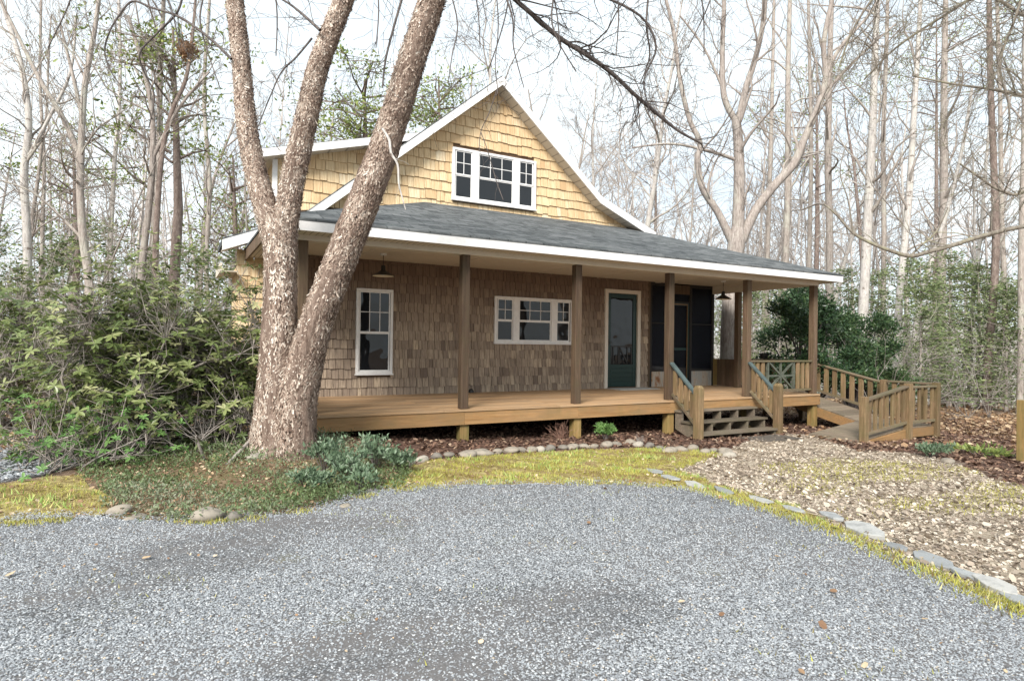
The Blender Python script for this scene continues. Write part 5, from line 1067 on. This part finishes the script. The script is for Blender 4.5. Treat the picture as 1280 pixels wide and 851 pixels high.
limb([(231,-20,4,.4),(222,15,4,.4),(196,42,3.5,.5),(175,66,3.5,.5),(180,90,3,.6),(193,120,2.5,.7),(186,160,2,.7)], 8, 1, .7)
limb([(262,-30,3,.2),(250,20,3,.2),(258,60,2.5,.2),(275,110,2,.1)], 6, 1, .6)
limb([(400,38,6,-.3),(378,18,5,-.2),(360,4,4,-.2),(335,-10,4,-.2)], 6, 1, .6)
limb([(390,48,4,-.4),(370,72,3.5,-.4),(352,90,3,-.4),(338,120,2.4,-.4),(322,160,2,-.4)], 9, 1, .7)
limb([(420,110,3,-.2),(440,135,2.6,-.3),(470,150,2.3,-.3),(505,110,1.8,-.3)], 5, 1, .4)
limb([(505,-10,5,-.6),(492,35,4.5,-.6),(482,75,4,-.6),(478,110,3,-.6)], 7, 1, .6)
limb([(560,-20,3,-.5),(572,30,2.6,-.5),(565,70,2.2,-.5),(560,105,1.6,-.5)], 6, 1, .5)
limb([(545,-60,8,-.2),(600,-50,8,.3),(636,-8,8.5,.8),(665,18,9,1.),(700,48,9,1.2),(735,70,8.5,1.4),(765,92,8,1.6),(795,120,7,1.8),(828,148,6,2.),(850,165,5,2.1),(878,180,4,2.2)], 40, 2, 1.1)
limb([(690,-30,5,1),(740,-10,5,1.2),(800,20,4.5,1.4),(820,60,4,1.5),(805,100,3,1.6),(812,140,2,1.7)], 26, 2, 1.0)
for (x0, y0, x1, y1, dd_) in [(640,-60,610,90,.2),(670,-60,700,60,.8),(860,-60,880,70,1.5),(900,-60,860,60,1.6),(760,-60,770,70,1.2),(180,-60,225,60,.3),(330,-60,345,70,0),(460,-60,470,60,-.2),(100,-60,60,60,.6),(575,-60,600,60,-.2)]:
    limb([(x0,y0,3.4,dd_),((x0+x1)/2+8,(y0+y1)/2,2.8,dd_),(x1,y1,2,dd_)], 12, 1, .8)
limb([(812,-20,4,1.5),(808,30,4,1.5),(812,70,3,1.6),(800,105,2,1.6)], 10, 1, .8)
limb([(618,-40,4,0),(640,20,3.4,0),(642,60,2.6,0),(655,110,1.8,0)], 9, 1, .7)
limb([(700,-40,4,.6),(690,30,3,.7),(720,90,2,.8)], 8, 1, .7)
# bare broken twig hanging on stem B, and twigs over the gable window
BT = Buf()
limb([(477,160,4,-.75),(486,174,5,-.8),(489,192,5,-.85),(497,206,4.5,-.85),(499,232,3.5,-.85),(507,262,2,-.85)], 3, 0, .2, buf=BT)
mk('broken_twig', BT, M['bark_pale'], birch, smooth=True)
limb([(618,-30,2.4,.0),(623,30,2.2,.0),(619,80,2,0),(622,112,1.8,0),(620,120,1.6,0)], 3, 1, .3)
limb([(621,112,2,0),(612,140,1.8,0),(601,165,1.6,0),(599,190,1.4,0)], 3, 0, .3)
limb([(601,165,1.6,0),(610,190,1.5,0),(620,225,1.6,0),(629,250,1.6,0)], 3, 0, .3)
mk('branches', CR, M['twig'], birch, smooth=True)
# ---- tree outside the right edge whose branches overhang the view
OT = Buf(); TT = Buf(); D0 = 9.0
bx = at_depth(1420, 560, D0); bx[2] = float(gz(bx[0], bx[1])); ot = thing('overhanging_tree', bx, 'tree outside the right edge reaching mossy bare limbs across the upper right', 'tree')
P, r0 = smooth_path([bx-[0,0,.2], at_depth(1415, 420, D0), at_depth(1405, 280, D0), at_depth(1400, 120, D0), at_depth(1390, -60, D0), at_depth(1370, -250, D0)], [.24, .2, .18, .16, .13, .09], 6); TT.tube(P, r0, 14)
rg = np.random.default_rng(900)
limb([(1403,270,9),(1340,278,8.5),(1280,283,8),(1225,296,8),(1190,307,8),(1160,315,8),(1138,320,8),(1112,313,7),(1085,302,6,.1),(1065,290,5,.2),(1045,268,4,.3),(1030,255,2.5,.4)], 14, 1, .7, up=.08, D0=D0, buf=OT)
limb([(1138,320,5),(1150,308,4),(1170,290,3),(1185,260,2)], 5, 1, .5, D0=D0, buf=OT)
limb([(1066,290,3),(1060,250,2.6),(1050,215,2),(1058,180,1.6)], 5, 1, .4, D0=D0, buf=OT)
limb([(1400,180,8),(1330,190,7),(1280,240,6),(1250,238,5),(1225,222,4),(1200,205,3)], 17, 2, 1.25, rmin=.0045, up=.0, D0=D0, buf=OT)
limb([(1400,140,8),(1330,130,7),(1290,122,6,.2),(1240,112,5,.4),(1190,105,4,.6),(1140,95,3,.8)], 37, 2, 1.25, rmin=.0045, up=.0, D0=D0, buf=OT)
limb([(1395,60,8),(1320,40,7),(1280,20,6,.3),(1230,-5,6,.5),(1180,20,5,.8),(1120,60,4,1.2),(1080,100,3,1.4)], 57, 2, 1.25, rmin=.0045, up=.0, D0=D0, buf=OT)
limb([(1390,0,8),(1330,-40,7),(1260,-50,7,.3),(1180,-50,6,.6),(1110,-20,5,1),(1070,30,4,1.3),(1050,80,3,1.5)], 62, 2, 1.25, rmin=.0045, up=.0, D0=D0, buf=OT)
limb([(1290,-50,6,.2),(1270,20,5,.2),(1250,80,4,.2),(1262,140,3,.2),(1255,190,2,.2)], 32, 2, 1.25, rmin=.0045, up=.0, D0=D0, buf=OT)
mk('trunk', TT, M['bark_grey'], ot, smooth=True); mk('limbs', OT, M['limb_moss'], ot, smooth=True)
# ================================================================ CAMERA, LIGHT, WORLD
cam = bpy.data.cameras.new('Camera'); co = bpy.data.objects.new('Camera', cam); COL.objects.link(co)
cam.sensor_width = 36; cam.lens = F/1280*36; cam.shift_y = SY/1280; cam.clip_end = 2000; cam.clip_start = .05
m = Matrix(((R_[0], U_[0], -_f[0], CAM[0]), (R_[1], U_[1], -_f[1], CAM[1]), (R_[2], U_[2], -_f[2], CAM[2]), (0, 0, 0, 1))); co.matrix_world = m; SC.camera = co
SUN_EL, SUN_AZ = rad(37), rad(226)                       # azimuth from +Y clockwise: behind the camera, a little left
su = bpy.data.lights.new('Sun', 'SUN'); su.energy = 3.5; su.angle = rad(22); su.color = (1, .95, .88); so = bpy.data.objects.new('Sun', su); COL.objects.link(so)
dv = Vector((math.sin(SUN_AZ)*math.cos(SUN_EL), math.cos(SUN_AZ)*math.cos(SUN_EL), math.sin(SUN_EL))); so.rotation_euler = dv.to_track_quat('Z', 'Y').to_euler(); so.location = dv*30
w = bpy.data.worlds.new('World'); SC.world = w; w.use_nodes = True; nt = w.node_tree; bg = nt.nodes['Background']
N = Nodes(nt, bg); sky = N.n('ShaderNodeTexSky'); sky.sky_type = 'NISHITA'; sky.sun_disc = False; sky.sun_elevation = SUN_EL; sky.sun_rotation = SUN_AZ; sky.air_density = 1; sky.dust_density = 1.5; sky.ozone_density = 1.5
gc = N.n('ShaderNodeTexCoord').outputs['Generated']
cf = N.ramp(N.noise(N.scale(gc, (1, 1, 2.2)), 1.9, 7, .6, .4), [(.36, (.66,.66,.66)), (.58, (1,1,1))])
sx = N.n('ShaderNodeSeparateXYZ'); N.link(gc, sx.inputs[0])
cloud = N.mix(sky.outputs[0], (7.7, 8.5, 8.9), cf); N.link(cloud, bg.inputs['Color']); bg.inputs['Strength'].default_value = .085
vs = SC.view_settings; vs.view_transform = 'Standard'; vs.look = 'None'; vs.gamma = 1; vs.exposure = 0.90
SC.render.resolution_x = 1024; SC.render.resolution_y = 680
